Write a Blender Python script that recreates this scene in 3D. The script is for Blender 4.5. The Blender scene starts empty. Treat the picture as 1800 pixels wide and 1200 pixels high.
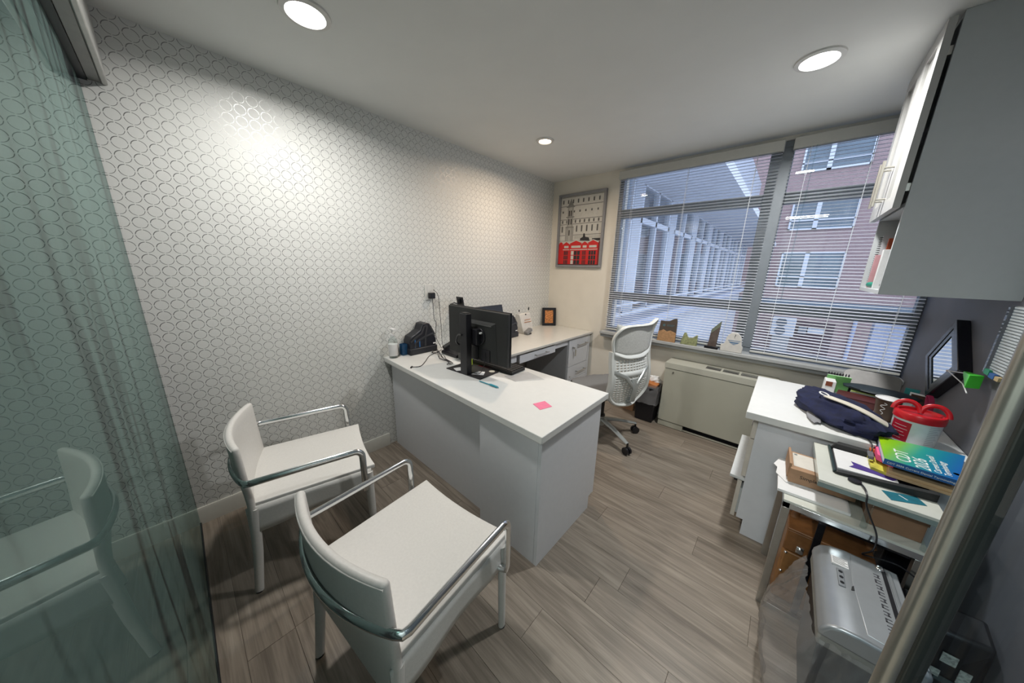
import bpy, bmesh, math, random
from mathutils import Vector, Matrix, noise
random.seed(7)
PI = math.pi
SC = bpy.context.scene
COL = SC.collection

# ------------------------------------------------------------------ camera, world, lights, exposure
CAM = Vector((2.227, 0.0, 1.45))
YAW, PITCH, ROLL, FPX = math.radians(-41.9615), math.radians(-13.9241), math.radians(1.3201), 528.15
fwd = Vector((math.sin(YAW)*math.cos(PITCH), math.cos(YAW)*math.cos(PITCH), math.sin(PITCH)))
rgt = Vector((math.cos(YAW), -math.sin(YAW), 0))
upv = rgt.cross(fwd)
r2 = rgt*math.cos(ROLL) + upv*math.sin(ROLL)
u2 = -rgt*math.sin(ROLL) + upv*math.cos(ROLL)
cd = bpy.data.cameras.new('camera')
cd.sensor_width = 36; cd.lens = FPX/1800*36; cd.clip_start = 0.02; cd.clip_end = 200
co = bpy.data.objects.new('camera', cd); COL.objects.link(co)
m = Matrix((r2, u2, -fwd)).transposed().to_4x4(); m.translation = CAM
co.matrix_world = m
SC.camera = co

SC.view_settings.view_transform = 'Standard'
SC.view_settings.look = 'None'
SC.view_settings.gamma = 1
SC.view_settings.use_curve_mapping = False
SC.view_settings.exposure = 0.52
SC.cycles.max_bounces = 10
SC.cycles.transparent_max_bounces = 24
SC.cycles.glossy_bounces = 6
SC.cycles.caustics_reflective = False
SC.cycles.caustics_refractive = False
SC.cycles.use_denoising = True

w = bpy.data.worlds.new('world'); SC.world = w; w.use_nodes = True
nt = w.node_tree
bg = nt.nodes['Background']
bg.inputs['Color'].default_value = (0.64, 0.73, 0.92, 1)      # even dusk sky
bg.inputs['Strength'].default_value = 1.9

LAMPS = [  # x, y, disc radius, watts, colour, lens strength
    (0.613, 0.523, 0.066, 10.3, (1.0, 0.975, 0.93), 14.0),
    (2.146, 2.165, 0.066, 17.0, (0.98, 0.98, 0.96), 14.0),
    (0.621, 2.117, 0.046, 7.0, (1.0, 0.78, 0.58), 7.0)]
CEIL = 2.41
for i, (lx, ly, lr, lw, lc, ls) in enumerate(LAMPS):
    ld = bpy.data.lights.new('downlight_lamp', 'AREA'); ld.shape = 'DISK'; ld.size = lr*2
    ld.energy = lw; ld.color = lc; ld.spread = math.radians(165)
    lo = bpy.data.objects.new('downlight_lamp', ld); COL.objects.link(lo)
    lo.location = (lx, ly, CEIL-0.018)
ld = bpy.data.lights.new('corridor_fill', 'AREA'); ld.shape = 'RECTANGLE'; ld.size = 1.2; ld.size_y = 0.3  # unseen fill light added behind the camera, entering by the doorway
ld.energy = 60.0; ld.color = (0.93, 1.0, 0.98)
lo = bpy.data.objects.new('corridor_fill', ld); COL.objects.link(lo); lo.location = (1.9, -0.95, 2.38)

# ------------------------------------------------------------------ materials
class S:
    """socket wrapper for arithmetic on shader values"""
    def __init__(s, nt, k): s.nt, s.k = nt, k
    def _op(s, op, *a):
        n = s.nt.nodes.new('ShaderNodeMath'); n.operation = op
        for i, x in enumerate((s,)+a):
            if isinstance(x, S): s.nt.links.new(x.k, n.inputs[i])
            else: n.inputs[i].default_value = x
        return S(s.nt, n.outputs[0])
    def __add__(s, o): return s._op('ADD', o)
    def __sub__(s, o): return s._op('SUBTRACT', o)
    def __mul__(s, o): return s._op('MULTIPLY', o)
    def __truediv__(s, o): return s._op('DIVIDE', o)
    def fract(s): return s._op('FRACT')
    def floor(s): return s._op('FLOOR')
    def abs(s): return s._op('ABSOLUTE')
    def lt(s, v): return s._op('LESS_THAN', v)
    def gt(s, v): return s._op('GREATER_THAN', v)
    def sqrt(s): return s._op('SQRT')
    def sin(s): return s._op('SINE')
    def atan2(s, o): return s._op('ARCTAN2', o)

def base(name):
    mt = bpy.data.materials.new(name); mt.use_nodes = True
    n = mt.node_tree; return mt, n, n.nodes['Principled BSDF']

def setp(b, **k):
    for a, v in k.items():
        a = a.replace('_', ' ')
        b.inputs[a].default_value = (*v, 1) if isinstance(v, tuple) and len(v) == 3 else v

def lin(r, g, b):
    f = lambda c: c/255/12.92 if c <= 10.31 else ((c/255+0.055)/1.055)**2.4
    return (f(r), f(g), f(b))

CACHE = {}
def M(name, col, rough=0.5, metal=0.0, var=0.05, scale=30, bump=0.0, spec=0.5, **k):
    """plain painted / plastic / metal surface with a little tone variation"""
    if name in CACHE: return CACHE[name]
    mt, n, b = base(name)
    setp(b, Roughness=rough, Metallic=metal)
    b.inputs['Specular IOR Level'].default_value = spec
    setp(b, **k)
    tc = n.nodes.new('ShaderNodeTexCoord'); nz = n.nodes.new('ShaderNodeTexNoise')
    nz.inputs['Scale'].default_value = scale; nz.inputs['Detail'].default_value = 3
    n.links.new(tc.outputs['Object'], nz.inputs['Vector'])
    rp = n.nodes.new('ShaderNodeValToRGB')
    rp.color_ramp.elements[0].position = 0.3; rp.color_ramp.elements[1].position = 0.7
    rp.color_ramp.elements[0].color = (*[c*(1-var) for c in col], 1)
    rp.color_ramp.elements[1].color = (*[min(1, c*(1+var)) for c in col], 1)
    n.links.new(nz.outputs['Fac'], rp.inputs['Fac'])
    n.links.new(rp.outputs['Color'], b.inputs['Base Color'])
    if bump:
        bp = n.nodes.new('ShaderNodeBump'); bp.inputs['Strength'].default_value = bump; bp.inputs['Distance'].default_value = 0.002
        n.links.new(nz.outputs['Fac'], bp.inputs['Height']); n.links.new(bp.outputs['Normal'], b.inputs['Normal'])
    CACHE[name] = mt
    return mt

def emit(name, col, s):
    mt, n, b = base(name); setp(b, Base_Color=col, Emission_Color=col, Emission_Strength=s); return mt

def facing_fresnel(n, f0, k=1.0):
    """Schlick reflectance that is the same from either side of a thin sheet"""
    g = n.nodes.new('ShaderNodeNewGeometry'); d = n.nodes.new('ShaderNodeVectorMath'); d.operation = 'DOT_PRODUCT'
    n.links.new(g.outputs['Incoming'], d.inputs[0]); n.links.new(g.outputs['Normal'], d.inputs[1])
    c = (S(n, d.outputs['Value']).abs()*-1.0+1.0)
    return ((c._op('POWER', 5.0)*(1-f0)+f0)*k).k

def glass(name, tint, ior=1.5, rough=0.0, body=None, bodymix=0.0):
    """thin sheet: clear transmission plus Fresnel reflection"""
    mt = bpy.data.materials.new(name); mt.use_nodes = True; n = mt.node_tree
    n.nodes.clear()
    o = n.nodes.new('ShaderNodeOutputMaterial'); mx = n.nodes.new('ShaderNodeMixShader')
    t = n.nodes.new('ShaderNodeBsdfTransparent'); g = n.nodes.new('ShaderNodeBsdfGlossy'); f0 = ((ior-1)/(ior+1))**2
    t.inputs['Color'].default_value = (*tint, 1); g.inputs['Roughness'].default_value = rough
    n.links.new(facing_fresnel(n, f0), mx.inputs[0]); n.links.new(g.outputs[0], mx.inputs[2])
    if body:
        d = n.nodes.new('ShaderNodeBsdfDiffuse'); d.inputs['Color'].default_value = (*body, 1)
        m2 = n.nodes.new('ShaderNodeMixShader'); m2.inputs[0].default_value = bodymix
        n.links.new(t.outputs[0], m2.inputs[1]); n.links.new(d.outputs[0], m2.inputs[2]); n.links.new(m2.outputs[0], mx.inputs[1])
    else: n.links.new(t.outputs[0], mx.inputs[1])
    n.links.new(mx.outputs[0], o.inputs[0])
    return mt

def wallpaper():
    mt, n, b = base('silver ring wallpaper')
    tc = n.nodes.new('ShaderNodeTexCoord'); sp = n.nodes.new('ShaderNodeSeparateXYZ')
    n.links.new(tc.outputs['Object'], sp.inputs[0])
    y, z = S(n, sp.outputs['Y']), S(n, sp.outputs['Z'])
    P = 0.0535
    fx = ((y-(1.168-P*40))/P+0.5).fract()-0.5
    fz = ((z-(1.179-P*40))/P+0.5).fract()-0.5
    r = (fx*fx+fz*fz).sqrt(); th = fz.atan2(fx)
    s2 = (th*2.0).sin().abs()
    wdt = ((th-0.6).sin()*0.005) + s2*0.006 + 0.017
    ring = (r-0.430).abs()._op('LESS_THAN', wdt)*(s2.gt(0.17))
    nz = n.nodes.new('ShaderNodeTexNoise'); nz.inputs['Scale'].default_value = 260
    n.links.new(tc.outputs['Object'], nz.inputs['Vector'])
    mix = n.nodes.new('ShaderNodeMix'); mix.data_type = 'RGBA'
    mix.inputs['A'].default_value = (0.72, 0.725, 0.70, 1); mix.inputs['B'].default_value = (0.27, 0.275, 0.27, 1)
    n.links.new(ring.k, mix.inputs['Factor']); n.links.new(mix.outputs['Result'], b.inputs['Base Color'])
    n.links.new((ring*0.7).k, b.inputs['Metallic'])
    n.links.new((ring*-0.28+0.66).k, b.inputs['Roughness'])
    b.inputs['Specular IOR Level'].default_value = 0.3
    bp = n.nodes.new('ShaderNodeBump'); bp.inputs['Strength'].default_value = 0.12; bp.inputs['Distance'].default_value = 0.001
    n.links.new((S(n, nz.outputs['Fac'])*0.5+ring*0.5).k, bp.inputs['Height']); n.links.new(bp.outputs['Normal'], b.inputs['Normal'])
    return mt

def oak():
    mt, n, b = base('grey oak plank')
    tc = n.nodes.new('ShaderNodeTexCoord'); oi = n.nodes.new('ShaderNodeObjectInfo')
    mp = n.nodes.new('ShaderNodeVectorMath'); mp.operation = 'MULTIPLY'; mp.inputs[1].default_value = (2.2, 26, 1)
    n.links.new(tc.outputs['Object'], mp.inputs[0])
    cb = n.nodes.new('ShaderNodeCombineXYZ'); r = S(n, oi.outputs['Random'])
    n.links.new((r*57.0).k, cb.inputs[0]); n.links.new((r*31.0).k, cb.inputs[1]); n.links.new((r*13.0).k, cb.inputs[2])
    ad = n.nodes.new('ShaderNodeVectorMath'); n.links.new(mp.outputs[0], ad.inputs[0]); n.links.new(cb.outputs[0], ad.inputs[1])
    n1 = n.nodes.new('ShaderNodeTexNoise'); n1.inputs['Scale'].default_value = 1.3; n1.inputs['Detail'].default_value = 6; n1.inputs['Distortion'].default_value = 0.9
    n.links.new(ad.outputs[0], n1.inputs['Vector'])
    m2 = n.nodes.new('ShaderNodeVectorMath'); m2.operation = 'MULTIPLY'; m2.inputs[1].default_value = (1.5, 7, 1)
    n.links.new(ad.outputs[0], m2.inputs[0])
    n2 = n.nodes.new('ShaderNodeTexNoise'); n2.inputs['Scale'].default_value = 1.0; n2.inputs['Detail'].default_value = 3
    n.links.new(m2.outputs[0], n2.inputs['Vector'])
    v = S(n, n1.outputs['Fac'])*0.72+S(n, n2.outputs['Fac'])*0.28+(r-0.5)*0.11
    rp = n.nodes.new('ShaderNodeValToRGB'); e = rp.color_ramp.elements
    e[0].position = 0.30; e[0].color = (0.125, 0.102, 0.080, 1)
    e[1].position = 0.72; e[1].color = (0.32, 0.275, 0.225, 1)
    k = e.new(0.50); k.color = (0.215, 0.180, 0.145, 1)
    n.links.new(v.k, rp.inputs['Fac']); n.links.new(rp.outputs['Color'], b.inputs['Base Color'])
    setp(b, Roughness=0.42); b.inputs['Specular IOR Level'].default_value = 0.4
    bp = n.nodes.new('ShaderNodeBump'); bp.inputs['Strength'].default_value = 0.25; bp.inputs['Distance'].default_value = 0.001
    n.links.new(n2.outputs['Fac'], bp.inputs['Height']); n.links.new(bp.outputs['Normal'], b.inputs['Normal'])
    return mt

def marble():
    mt, n, b = base('veined stone')
    tc = n.nodes.new('ShaderNodeTexCoord')
    mp = n.nodes.new('ShaderNodeVectorMath'); mp.operation = 'MULTIPLY'; mp.inputs[1].default_value = (5.5, 5.5, 0.42)
    n.links.new(tc.outputs['Object'], mp.inputs[0])
    n1 = n.nodes.new('ShaderNodeTexNoise'); n1.inputs['Scale'].default_value = 1.0; n1.inputs['Detail'].default_value = 5; n1.inputs['Distortion'].default_value = 0.35
    n.links.new(mp.outputs[0], n1.inputs['Vector'])
    vein = (S(n, n1.outputs['Fac'])-0.5).abs()
    n2 = n.nodes.new('ShaderNodeTexNoise'); n2.inputs['Scale'].default_value = 0.7; n2.inputs['Detail'].default_value = 3
    n.links.new(mp.outputs[0], n2.inputs['Vector'])
    v = vein*6.0+(S(n, n2.outputs['Fac'])-0.45)*0.9
    rp = n.nodes.new('ShaderNodeValToRGB'); e = rp.color_ramp.elements
    e[0].position = 0.02; e[0].color = (0.03, 0.028, 0.03, 1); e[1].position = 0.55; e[1].color = (0.25, 0.37, 0.345, 1)
    k = e.new(0.2); k.color = (0.14, 0.16, 0.16, 1)
    n.links.new(v.k, rp.inputs['Fac']); n.links.new(rp.outputs['Color'], b.inputs['Base Color'])
    setp(b, Roughness=0.35)
    return mt

def brickmat():
    mt, n, b = base('far brickwork')
    tc = n.nodes.new('ShaderNodeTexCoord'); mp = n.nodes.new('ShaderNodeMapping'); mp.inputs['Rotation'].default_value = (PI/2, 0, 0)
    n.links.new(tc.outputs['Object'], mp.inputs['Vector'])
    bt = n.nodes.new('ShaderNodeTexBrick'); bt.inputs['Scale'].default_value = 4.2
    bt.inputs['Color1'].default_value = (0.36, 0.25, 0.235, 1); bt.inputs['Color2'].default_value = (0.30, 0.205, 0.20, 1); bt.inputs['Mortar'].default_value = (0.42, 0.36, 0.35, 1)
    bt.inputs['Mortar Size'].default_value = 0.012
    n.links.new(mp.outputs[0], bt.inputs['Vector']); n.links.new(bt.outputs['Color'], b.inputs['Base Color'])
    setp(b, Roughness=0.85)
    return mt

def gradient_cover():
    mt, n, b = base('book cover')
    tc = n.nodes.new('ShaderNodeTexCoord'); sp = n.nodes.new('ShaderNodeSeparateXYZ'); n.links.new(tc.outputs['Object'], sp.inputs[0])
    v = S(n, sp.outputs['X'])*4.2+0.5-(S(n, sp.outputs['Y'])*1.6)
    rp = n.nodes.new('ShaderNodeValToRGB'); e = rp.color_ramp.elements
    e[0].position = 0.0; e[0].color = (*lin(160, 200, 10), 1); e[1].position = 0.95; e[1].color = (*lin(10, 90, 165), 1)
    k = e.new(0.22); k.color = (*lin(120, 185, 40), 1); k = e.new(0.5); k.color = (*lin(25, 145, 135), 1)
    n.links.new(v.k, rp.inputs['Fac']); n.links.new(rp.outputs['Color'], b.inputs['Base Color']); setp(b, Roughness=0.3)
    return mt

def filmed_glass():
    """toughened glass carrying a translucent veined stone film"""
    mt = bpy.data.materials.new('veined film glass'); mt.use_nodes = True; n = mt.node_tree; n.nodes.clear()
    o = n.nodes.new('ShaderNodeOutputMaterial')
    tc = n.nodes.new('ShaderNodeTexCoord')
    mp = n.nodes.new('ShaderNodeVectorMath'); mp.operation = 'MULTIPLY'; mp.inputs[1].default_value = (2.6, 1, 0.22)
    n.links.new(tc.outputs['Object'], mp.inputs[0])
    n1 = n.nodes.new('ShaderNodeTexNoise'); n1.inputs['Scale'].default_value = 1.6; n1.inputs['Detail'].default_value = 6; n1.inputs['Distortion'].default_value = 0.5
    n.links.new(mp.outputs[0], n1.inputs['Vector'])
    n2 = n.nodes.new('ShaderNodeTexNoise'); n2.inputs['Scale'].default_value = 1.1; n2.inputs['Detail'].default_value = 2
    n.links.new(mp.outputs[0], n2.inputs['Vector'])
    v = (S(n, n1.outputs['Fac'])-0.5).abs()*8.5+(S(n, n2.outputs['Fac'])-0.45)*0.9
    rp = n.nodes.new('ShaderNodeValToRGB'); e = rp.color_ramp.elements
    e[0].position = 0.0; e[0].color = (0.02, 0.018, 0.022, 1); e[1].position = 0.5; e[1].color = (0.155, 0.225, 0.215, 1)
    k = e.new(0.16); k.color = (0.07, 0.068, 0.075, 1); k = e.new(0.30); k.color = (0.09, 0.125, 0.12, 1)
    n.links.new(v.k, rp.inputs['Fac'])
    t = n.nodes.new('ShaderNodeBsdfTransparent'); t.inputs['Color'].default_value = (0.60, 0.80, 0.75, 1)
    d = n.nodes.new('ShaderNodeBsdfDiffuse'); n.links.new(rp.outputs['Color'], d.inputs['Color'])
    m1 = n.nodes.new('ShaderNodeMixShader'); m1.inputs[0].default_value = 0.60
    n.links.new(t.outputs[0], m1.inputs[1]); n.links.new(d.outputs[0], m1.inputs[2])
    g = n.nodes.new('ShaderNodeBsdfGlossy'); g.inputs['Roughness'].default_value = 0.0; g.inputs['Color'].default_value = (0.80, 0.95, 0.92, 1)
    m2 = n.nodes.new('ShaderNodeMixShader'); n.links.new(facing_fresnel(n, 0.035, 0.62), m2.inputs[0])
    n.links.new(m1.outputs[0], m2.inputs[1]); n.links.new(g.outputs[0], m2.inputs[2]); n.links.new(m2.outputs[0], o.inputs[0])
    return mt

WALLP, OAK, MARBLE = wallpaper(), oak(), marble()
WHITE = M('white laminate', (0.69, 0.695, 0.68), 0.38, var=0.015)
WHITE_SIDE = M('white laminate board', (0.68, 0.695, 0.73), 0.33, var=0.015)
PAINT = M('warm white wall paint', (0.72, 0.68, 0.60), 0.7, var=0.02, scale=8)
CEILM = M('ceiling paint', (0.70, 0.715, 0.70), 0.75, var=0.015, scale=5)
GREYW = M('slate grey wall paint', (0.125, 0.125, 0.14), 0.6, var=0.05, scale=6)
CHROME = M('chrome', (0.80, 0.82, 0.83), 0.16, 1.0, var=0.02)
STEEL = M('brushed steel', (0.52, 0.51, 0.48), 0.28, 1.0, var=0.06)
LEATHER = M('white bonded leather', (0.67, 0.66, 0.635), 0.42, var=0.03, scale=120, bump=0.15)
BLACK = M('black plastic', (0.008, 0.008, 0.011), 0.38, var=0.1)
BLACKM = M('matt black plastic', (0.013, 0.014, 0.014), 0.6, var=0.12, scale=200, bump=0.1)
DKNAVY = M('dark slate plastic', (0.011, 0.012, 0.018), 0.4, var=0.1)
SILVER = M('silver plastic', (0.36, 0.38, 0.40), 0.30, 0.55, var=0.03)
PAPER = M('white paper', (0.70, 0.70, 0.70), 0.7, var=0.02)
CARD = M('brown cardboard', (0.36, 0.215, 0.125), 0.75, var=0.08)
ALU = M('grey aluminium', (0.30, 0.315, 0.33), 0.4, 0.5, var=0.04)
WHITEPL = M('white chair polymer', (0.66, 0.67, 0.65), 0.4, var=0.02)
GREYFAB = M('grey chair fabric', (0.17, 0.172, 0.172), 0.85, var=0.08, scale=400, bump=0.3)
SLATM = M('blind slat enamel', (0.80, 0.82, 0.86), 0.45, var=0.02)
PANE = glass('window glass', (0.93, 0.95, 0.97))
CLEAR = glass('clear acrylic', (0.88, 0.92, 0.92))

# ------------------------------------------------------------------ mesh helpers
class MB:
    def __init__(s): s.v, s.f, s.m = [], [], []
    def add(s, vs, fs, m=0):
        o = len(s.v); s.v += [Vector(p) for p in vs]
        for f in fs: s.f.append([o+i for i in f]); s.m.append(m)
        return s
    def box(s, x0, y0, z0, x1, y1, z1, m=0):
        x0, x1 = min(x0, x1), max(x0, x1); y0, y1 = min(y0, y1), max(y0, y1); z0, z1 = min(z0, z1), max(z0, z1)
        return s.add([(x0,y0,z0),(x1,y0,z0),(x1,y1,z0),(x0,y1,z0),(x0,y0,z1),(x1,y0,z1),(x1,y1,z1),(x0,y1,z1)],
                     [(3,2,1,0),(4,5,6,7),(0,1,5,4),(1,2,6,5),(2,3,7,6),(3,0,4,7)], m)
    def obox(s, c, size, mat, m=0):
        a = MB().box(-size[0]/2, -size[1]/2, -size[2]/2, size[0]/2, size[1]/2, size[2]/2)
        return s.add([Vector(c)+mat@p for p in a.v], a.f, m)
    def hexa(s, b, t, m=0):
        return s.add(list(b)+list(t), [(3,2,1,0),(4,5,6,7),(0,1,5,4),(1,2,6,5),(2,3,7,6),(3,0,4,7)], m)
    def prism(s, poly, ax, a0, a1, m=0):
        n = len(poly)
        mk = {'z': lambda p, a: (p[0], p[1], a), 'y': lambda p, a: (p[0], a, p[1]), 'x': lambda p, a: (a, p[0], p[1])}[ax]
        area = sum(poly[i][0]*poly[(i+1) % n][1]-poly[(i+1) % n][0]*poly[i][1] for i in range(n))
        flip = (area < 0) ^ (ax == 'y') ^ (a1 < a0)
        vs = [mk(p, a0) for p in poly]+[mk(p, a1) for p in poly]
        fs = [list(range(n))[::-1], list(range(n, 2*n))]+[(i, (i+1) % n, n+(i+1) % n, n+i) for i in range(n)]
        if flip: fs = [list(f)[::-1] for f in fs]
        return s.add(vs, fs, m)
    def tube(s, pts, r, n=10, up=None, closed=False, m=0, cap=True, scales=None):
        pts = [Vector(p) for p in pts]; a, b = (r if isinstance(r, tuple) else (r, r))
        L = len(pts); rings = []
        nrm = None
        for i, p in enumerate(pts):
            if closed: t = (pts[(i+1) % L]-pts[i-1])
            else: t = pts[min(i+1, L-1)]-pts[max(i-1, 0)]
            t.normalize()
            if nrm is None:
                u = Vector(up) if up else (Vector((0, 0, 1)) if abs(t.z) < 0.9 else Vector((1, 0, 0)))
                nrm = (u-t*u.dot(t)).normalized()
            else: nrm = (nrm-t*nrm.dot(t)).normalized()
            bn = t.cross(nrm); k = scales[i] if scales else 1
            rings.append([p+nrm*(a*k*math.cos(2*PI*j/n))+bn*(b*k*math.sin(2*PI*j/n)) for j in range(n)])
        fs = []
        R = L if closed else L-1
        for i in range(R):
            for j in range(n):
                q = (i+1) % L
                fs.append((i*n+j, i*n+(j+1) % n, q*n+(j+1) % n, q*n+j))
        if cap and not closed: fs += [list(range(n))[::-1], [(L-1)*n+j for j in range(n)]]
        return s.add([p for g in rings for p in g], fs, m)
    def cyl(s, p0, p1, r, r1=None, n=20, m=0):
        r1 = r if r1 is None else r1
        return s.tube([p0, p1], r, n, m=m, scales=[1, r1/r])
    def lathe(s, prof, c, n=28, m=0, mat=None):
        vs, fs = [], []
        for rr, z in prof:
            for j in range(n):
                p = Vector((rr*math.cos(2*PI*j/n), rr*math.sin(2*PI*j/n), z))
                vs.append(Vector(c)+(mat@p if mat else p))
        for i in range(len(prof)-1):
            for j in range(n): fs.append((i*n+j, i*n+(j+1) % n, (i+1)*n+(j+1) % n, (i+1)*n+j))
        if prof[0][0] > 1e-6: fs.append(list(range(n))[::-1])
        if prof[-1][0] > 1e-6: fs.append([(len(prof)-1)*n+j for j in range(n)])
        return s.add(vs, fs, m)
    def grid(s, fn, nu, nv, m=0):
        vs = [fn(i/nu, j/nv) for j in range(nv+1) for i in range(nu+1)]
        fs = [(j*(nu+1)+i, j*(nu+1)+i+1, (j+1)*(nu+1)+i+1, (j+1)*(nu+1)+i) for j in range(nv) for i in range(nu)]
        return s.add(vs, fs, m)
    def ball(s, c, r, n=16, k=10, m=0, fn=None):
        def f(u, v):
            a, e = 2*PI*u, -PI/2+PI*v
            d = Vector((math.cos(e)*math.cos(a), math.cos(e)*math.sin(a), math.sin(e)))
            p = Vector((d.x*r[0], d.y*r[1], d.z*r[2]))
            if fn: p = fn(p, d)
            return Vector(c)+p
        return s.grid(f, n, k, m)
    def mesh(s, name, mats, smooth=True, merge=False):
        me = bpy.data.meshes.new(name)
        me.from_pydata([tuple(p) for p in s.v], [], s.f)
        for q in (mats if isinstance(mats, (list, tuple)) else [mats]): me.materials.append(q)
        me.polygons.foreach_set('material_index', s.m)
        if merge:
            bm = bmesh.new(); bm.from_mesh(me); bmesh.ops.remove_doubles(bm, verts=bm.verts, dist=1e-5); bm.to_mesh(me); bm.free()
        me.polygons.foreach_set('use_smooth', [smooth]*len(me.polygons))
        me.update()
        if smooth: me.set_sharp_from_angle(angle=math.radians(38))
        return me

INV = {}
def register(o, loc, rz):
    INV[o.name] = (Matrix.Translation(loc) @ Matrix.Rotation(rz, 4, 'Z')).inverted()

def thing(name, label, cat, loc, rz=0.0, group=None, kind=None):
    o = bpy.data.objects.new(name, None); COL.objects.link(o)
    o.location = loc; o.rotation_euler = (0, 0, rz); o.empty_display_size = 0.05
    if kind: o['kind'] = kind
    if label: o['label'] = label
    if cat: o['category'] = cat
    if group: o['group'] = group
    register(o, Vector(loc), rz)
    return o

def part(root, name, mb, mats, bevel=0.0, seg=2, local=False, label=None, smooth=True, merge=False, solid=0.0, kind=None, parent=None):
    if not local and root is not None:
        mi = INV[root.name]; mb.v = [mi @ p for p in mb.v]
    o = bpy.data.objects.new(name, mb.mesh(name, mats, smooth, merge)); COL.objects.link(o)
    o.parent = parent or root
    if solid:
        md = o.modifiers.new('solidify', 'SOLIDIFY'); md.thickness = solid; md.offset = 0
    if bevel:
        md = o.modifiers.new('bevel', 'BEVEL'); md.width = bevel; md.segments = seg; md.limit_method = 'ANGLE'; md.angle_limit = math.radians(40)
    if label: o['label'] = label
    if kind: o['kind'] = kind
    return o

def solo(name, mb, mats, label, cat, loc, rz=0.0, group=None, **k):
    """a thing that is one mesh"""
    mi = (Matrix.Translation(loc) @ Matrix.Rotation(rz, 4, 'Z')).inverted()
    if not k.pop('local', False): mb.v = [mi @ p for p in mb.v]
    o = part(None, name, mb, mats, local=True, **k)
    o.location = loc; o.rotation_euler = (0, 0, rz)
    o['label'] = label; o['category'] = cat
    if group: o['group'] = group
    register(o, Vector(loc), rz)
    return o

def struct(name, mb, mats, **k):
    o = part(None, name, mb, mats, local=True, **k); o['kind'] = 'structure'
    register(o, Vector((0, 0, 0)), 0)
    return o

def text(root, name, body, size, origin, xd, yd, mat, depth=0.0004, parent=None, align='LEFT', shear=0.0):
    cu = bpy.data.curves.new(name, 'FONT'); cu.body = body; cu.size = size; cu.extrude = depth; cu.align_x = align; cu.shear = shear
    cu.resolution_u = 3
    tmp = bpy.data.objects.new(name+'_tmp', cu); COL.objects.link(tmp)
    dg = bpy.context.evaluated_depsgraph_get()
    me = bpy.data.meshes.new_from_object(tmp.evaluated_get(dg))
    bpy.data.objects.remove(tmp)
    xd, yd = Vector(xd).normalized(), Vector(yd).normalized(); zd = xd.cross(yd)
    mm = Matrix((xd, yd, zd)).transposed().to_4x4(); mm.translation = Vector(origin)
    me.transform(INV[root.name] @ mm)
    me.materials.clear(); me.materials.append(mat)
    o = bpy.data.objects.new(name, me); COL.objects.link(o); o.parent = parent or root
    return o

def rot(ax, deg): return Matrix.Rotation(math.radians(deg), 3, ax)
def arc(c, r, a0, a1, n, pl='xz'):
    out = []
    for i in range(n+1):
        a = math.radians(a0+(a1-a0)*i/n); p, q = r*math.cos(a), r*math.sin(a)
        out.append({'xz': (c[0]+p, c[1], c[2]+q), 'yz': (c[0], c[1]+p, c[2]+q), 'xy': (c[0]+p, c[1]+q, c[2])}[pl])
    return out
def smooth_path(pts, n=6):
    pts = [Vector(p) for p in pts]; out = []
    for i in range(len(pts)-1):
        p0, p1, p2, p3 = pts[max(i-1, 0)], pts[i], pts[i+1], pts[min(i+2, len(pts)-1)]
        for k in range(n):
            t = k/n
            out.append(0.5*((2*p1)+(p2-p0)*t+(2*p0-5*p1+4*p2-p3)*t*t+(3*p1-p0-3*p2+p3)*t**3))
    out.append(pts[-1]); return out

# ================================================================== SETTING
RW, BW, GF = 2.885, 3.15, -0.13          # right wall x, window wall y, glass front y
fl = struct('floor', MB().box(-0.1, GF-0.06, -0.08, RW+0.1, BW+0.1, -0.0045), M('floor joint', (0.10, 0.085, 0.07), 0.8))
PLANKS = {}
def plank_mesh(L, W):
    k = (round(L, 3), round(W, 3))
    if k not in PLANKS:
        g = 0.0004; c = 0.0007
        a = MB().hexa([(-L/2+g,-W/2+g,-0.005),(L/2-g,-W/2+g,-0.005),(L/2-g,W/2-g,-0.005),(-L/2+g,W/2-g,-0.005)],
                      [(-L/2+g,-W/2+g,-c),(L/2-g,-W/2+g,-c),(L/2-g,W/2-g,-c),(-L/2+g,W/2-g,-c)])
        a.add([(-L/2+g,-W/2+g,-c),(L/2-g,-W/2+g,-c),(L/2-g,W/2-g,-c),(-L/2+g,W/2-g,-c),
               (-L/2+g+c,-W/2+g+c,0),(L/2-g-c,-W/2+g+c,0),(L/2-g-c,W/2-g-c,0),(-L/2+g+c,W/2-g-c,0)],
              [(4,5,6,7),(0,1,5,4),(1,2,6,5),(2,3,7,6),(3,0,4,7)])
        a.f.pop(1); a.m.pop(1)
        PLANKS[k] = a.mesh('plank', OAK, smooth=False)
    return PLANKS[k]
row = 0; y = -0.05-0.15
fixed = {1: 0.943, 8: 1.761}
while y < BW:
    y1 = min(y+0.15, BW); off = fixed.get(row, (row*0.47) % 1.2)
    xs = [0.0]; x = off-2.4
    while x < RW:
        if 0.08 < x < RW-0.08: xs.append(x)
        x += 1.22
    xs.append(RW)
    for a, b in zip(xs[:-1], xs[1:]):
        p = bpy.data.objects.new('plank', plank_mesh(b-a, y1-y)); COL.objects.link(p)
        p.location = ((a+b)/2, (y+y1)/2, 0); p.parent = fl
    y = y1; row += 1

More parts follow.
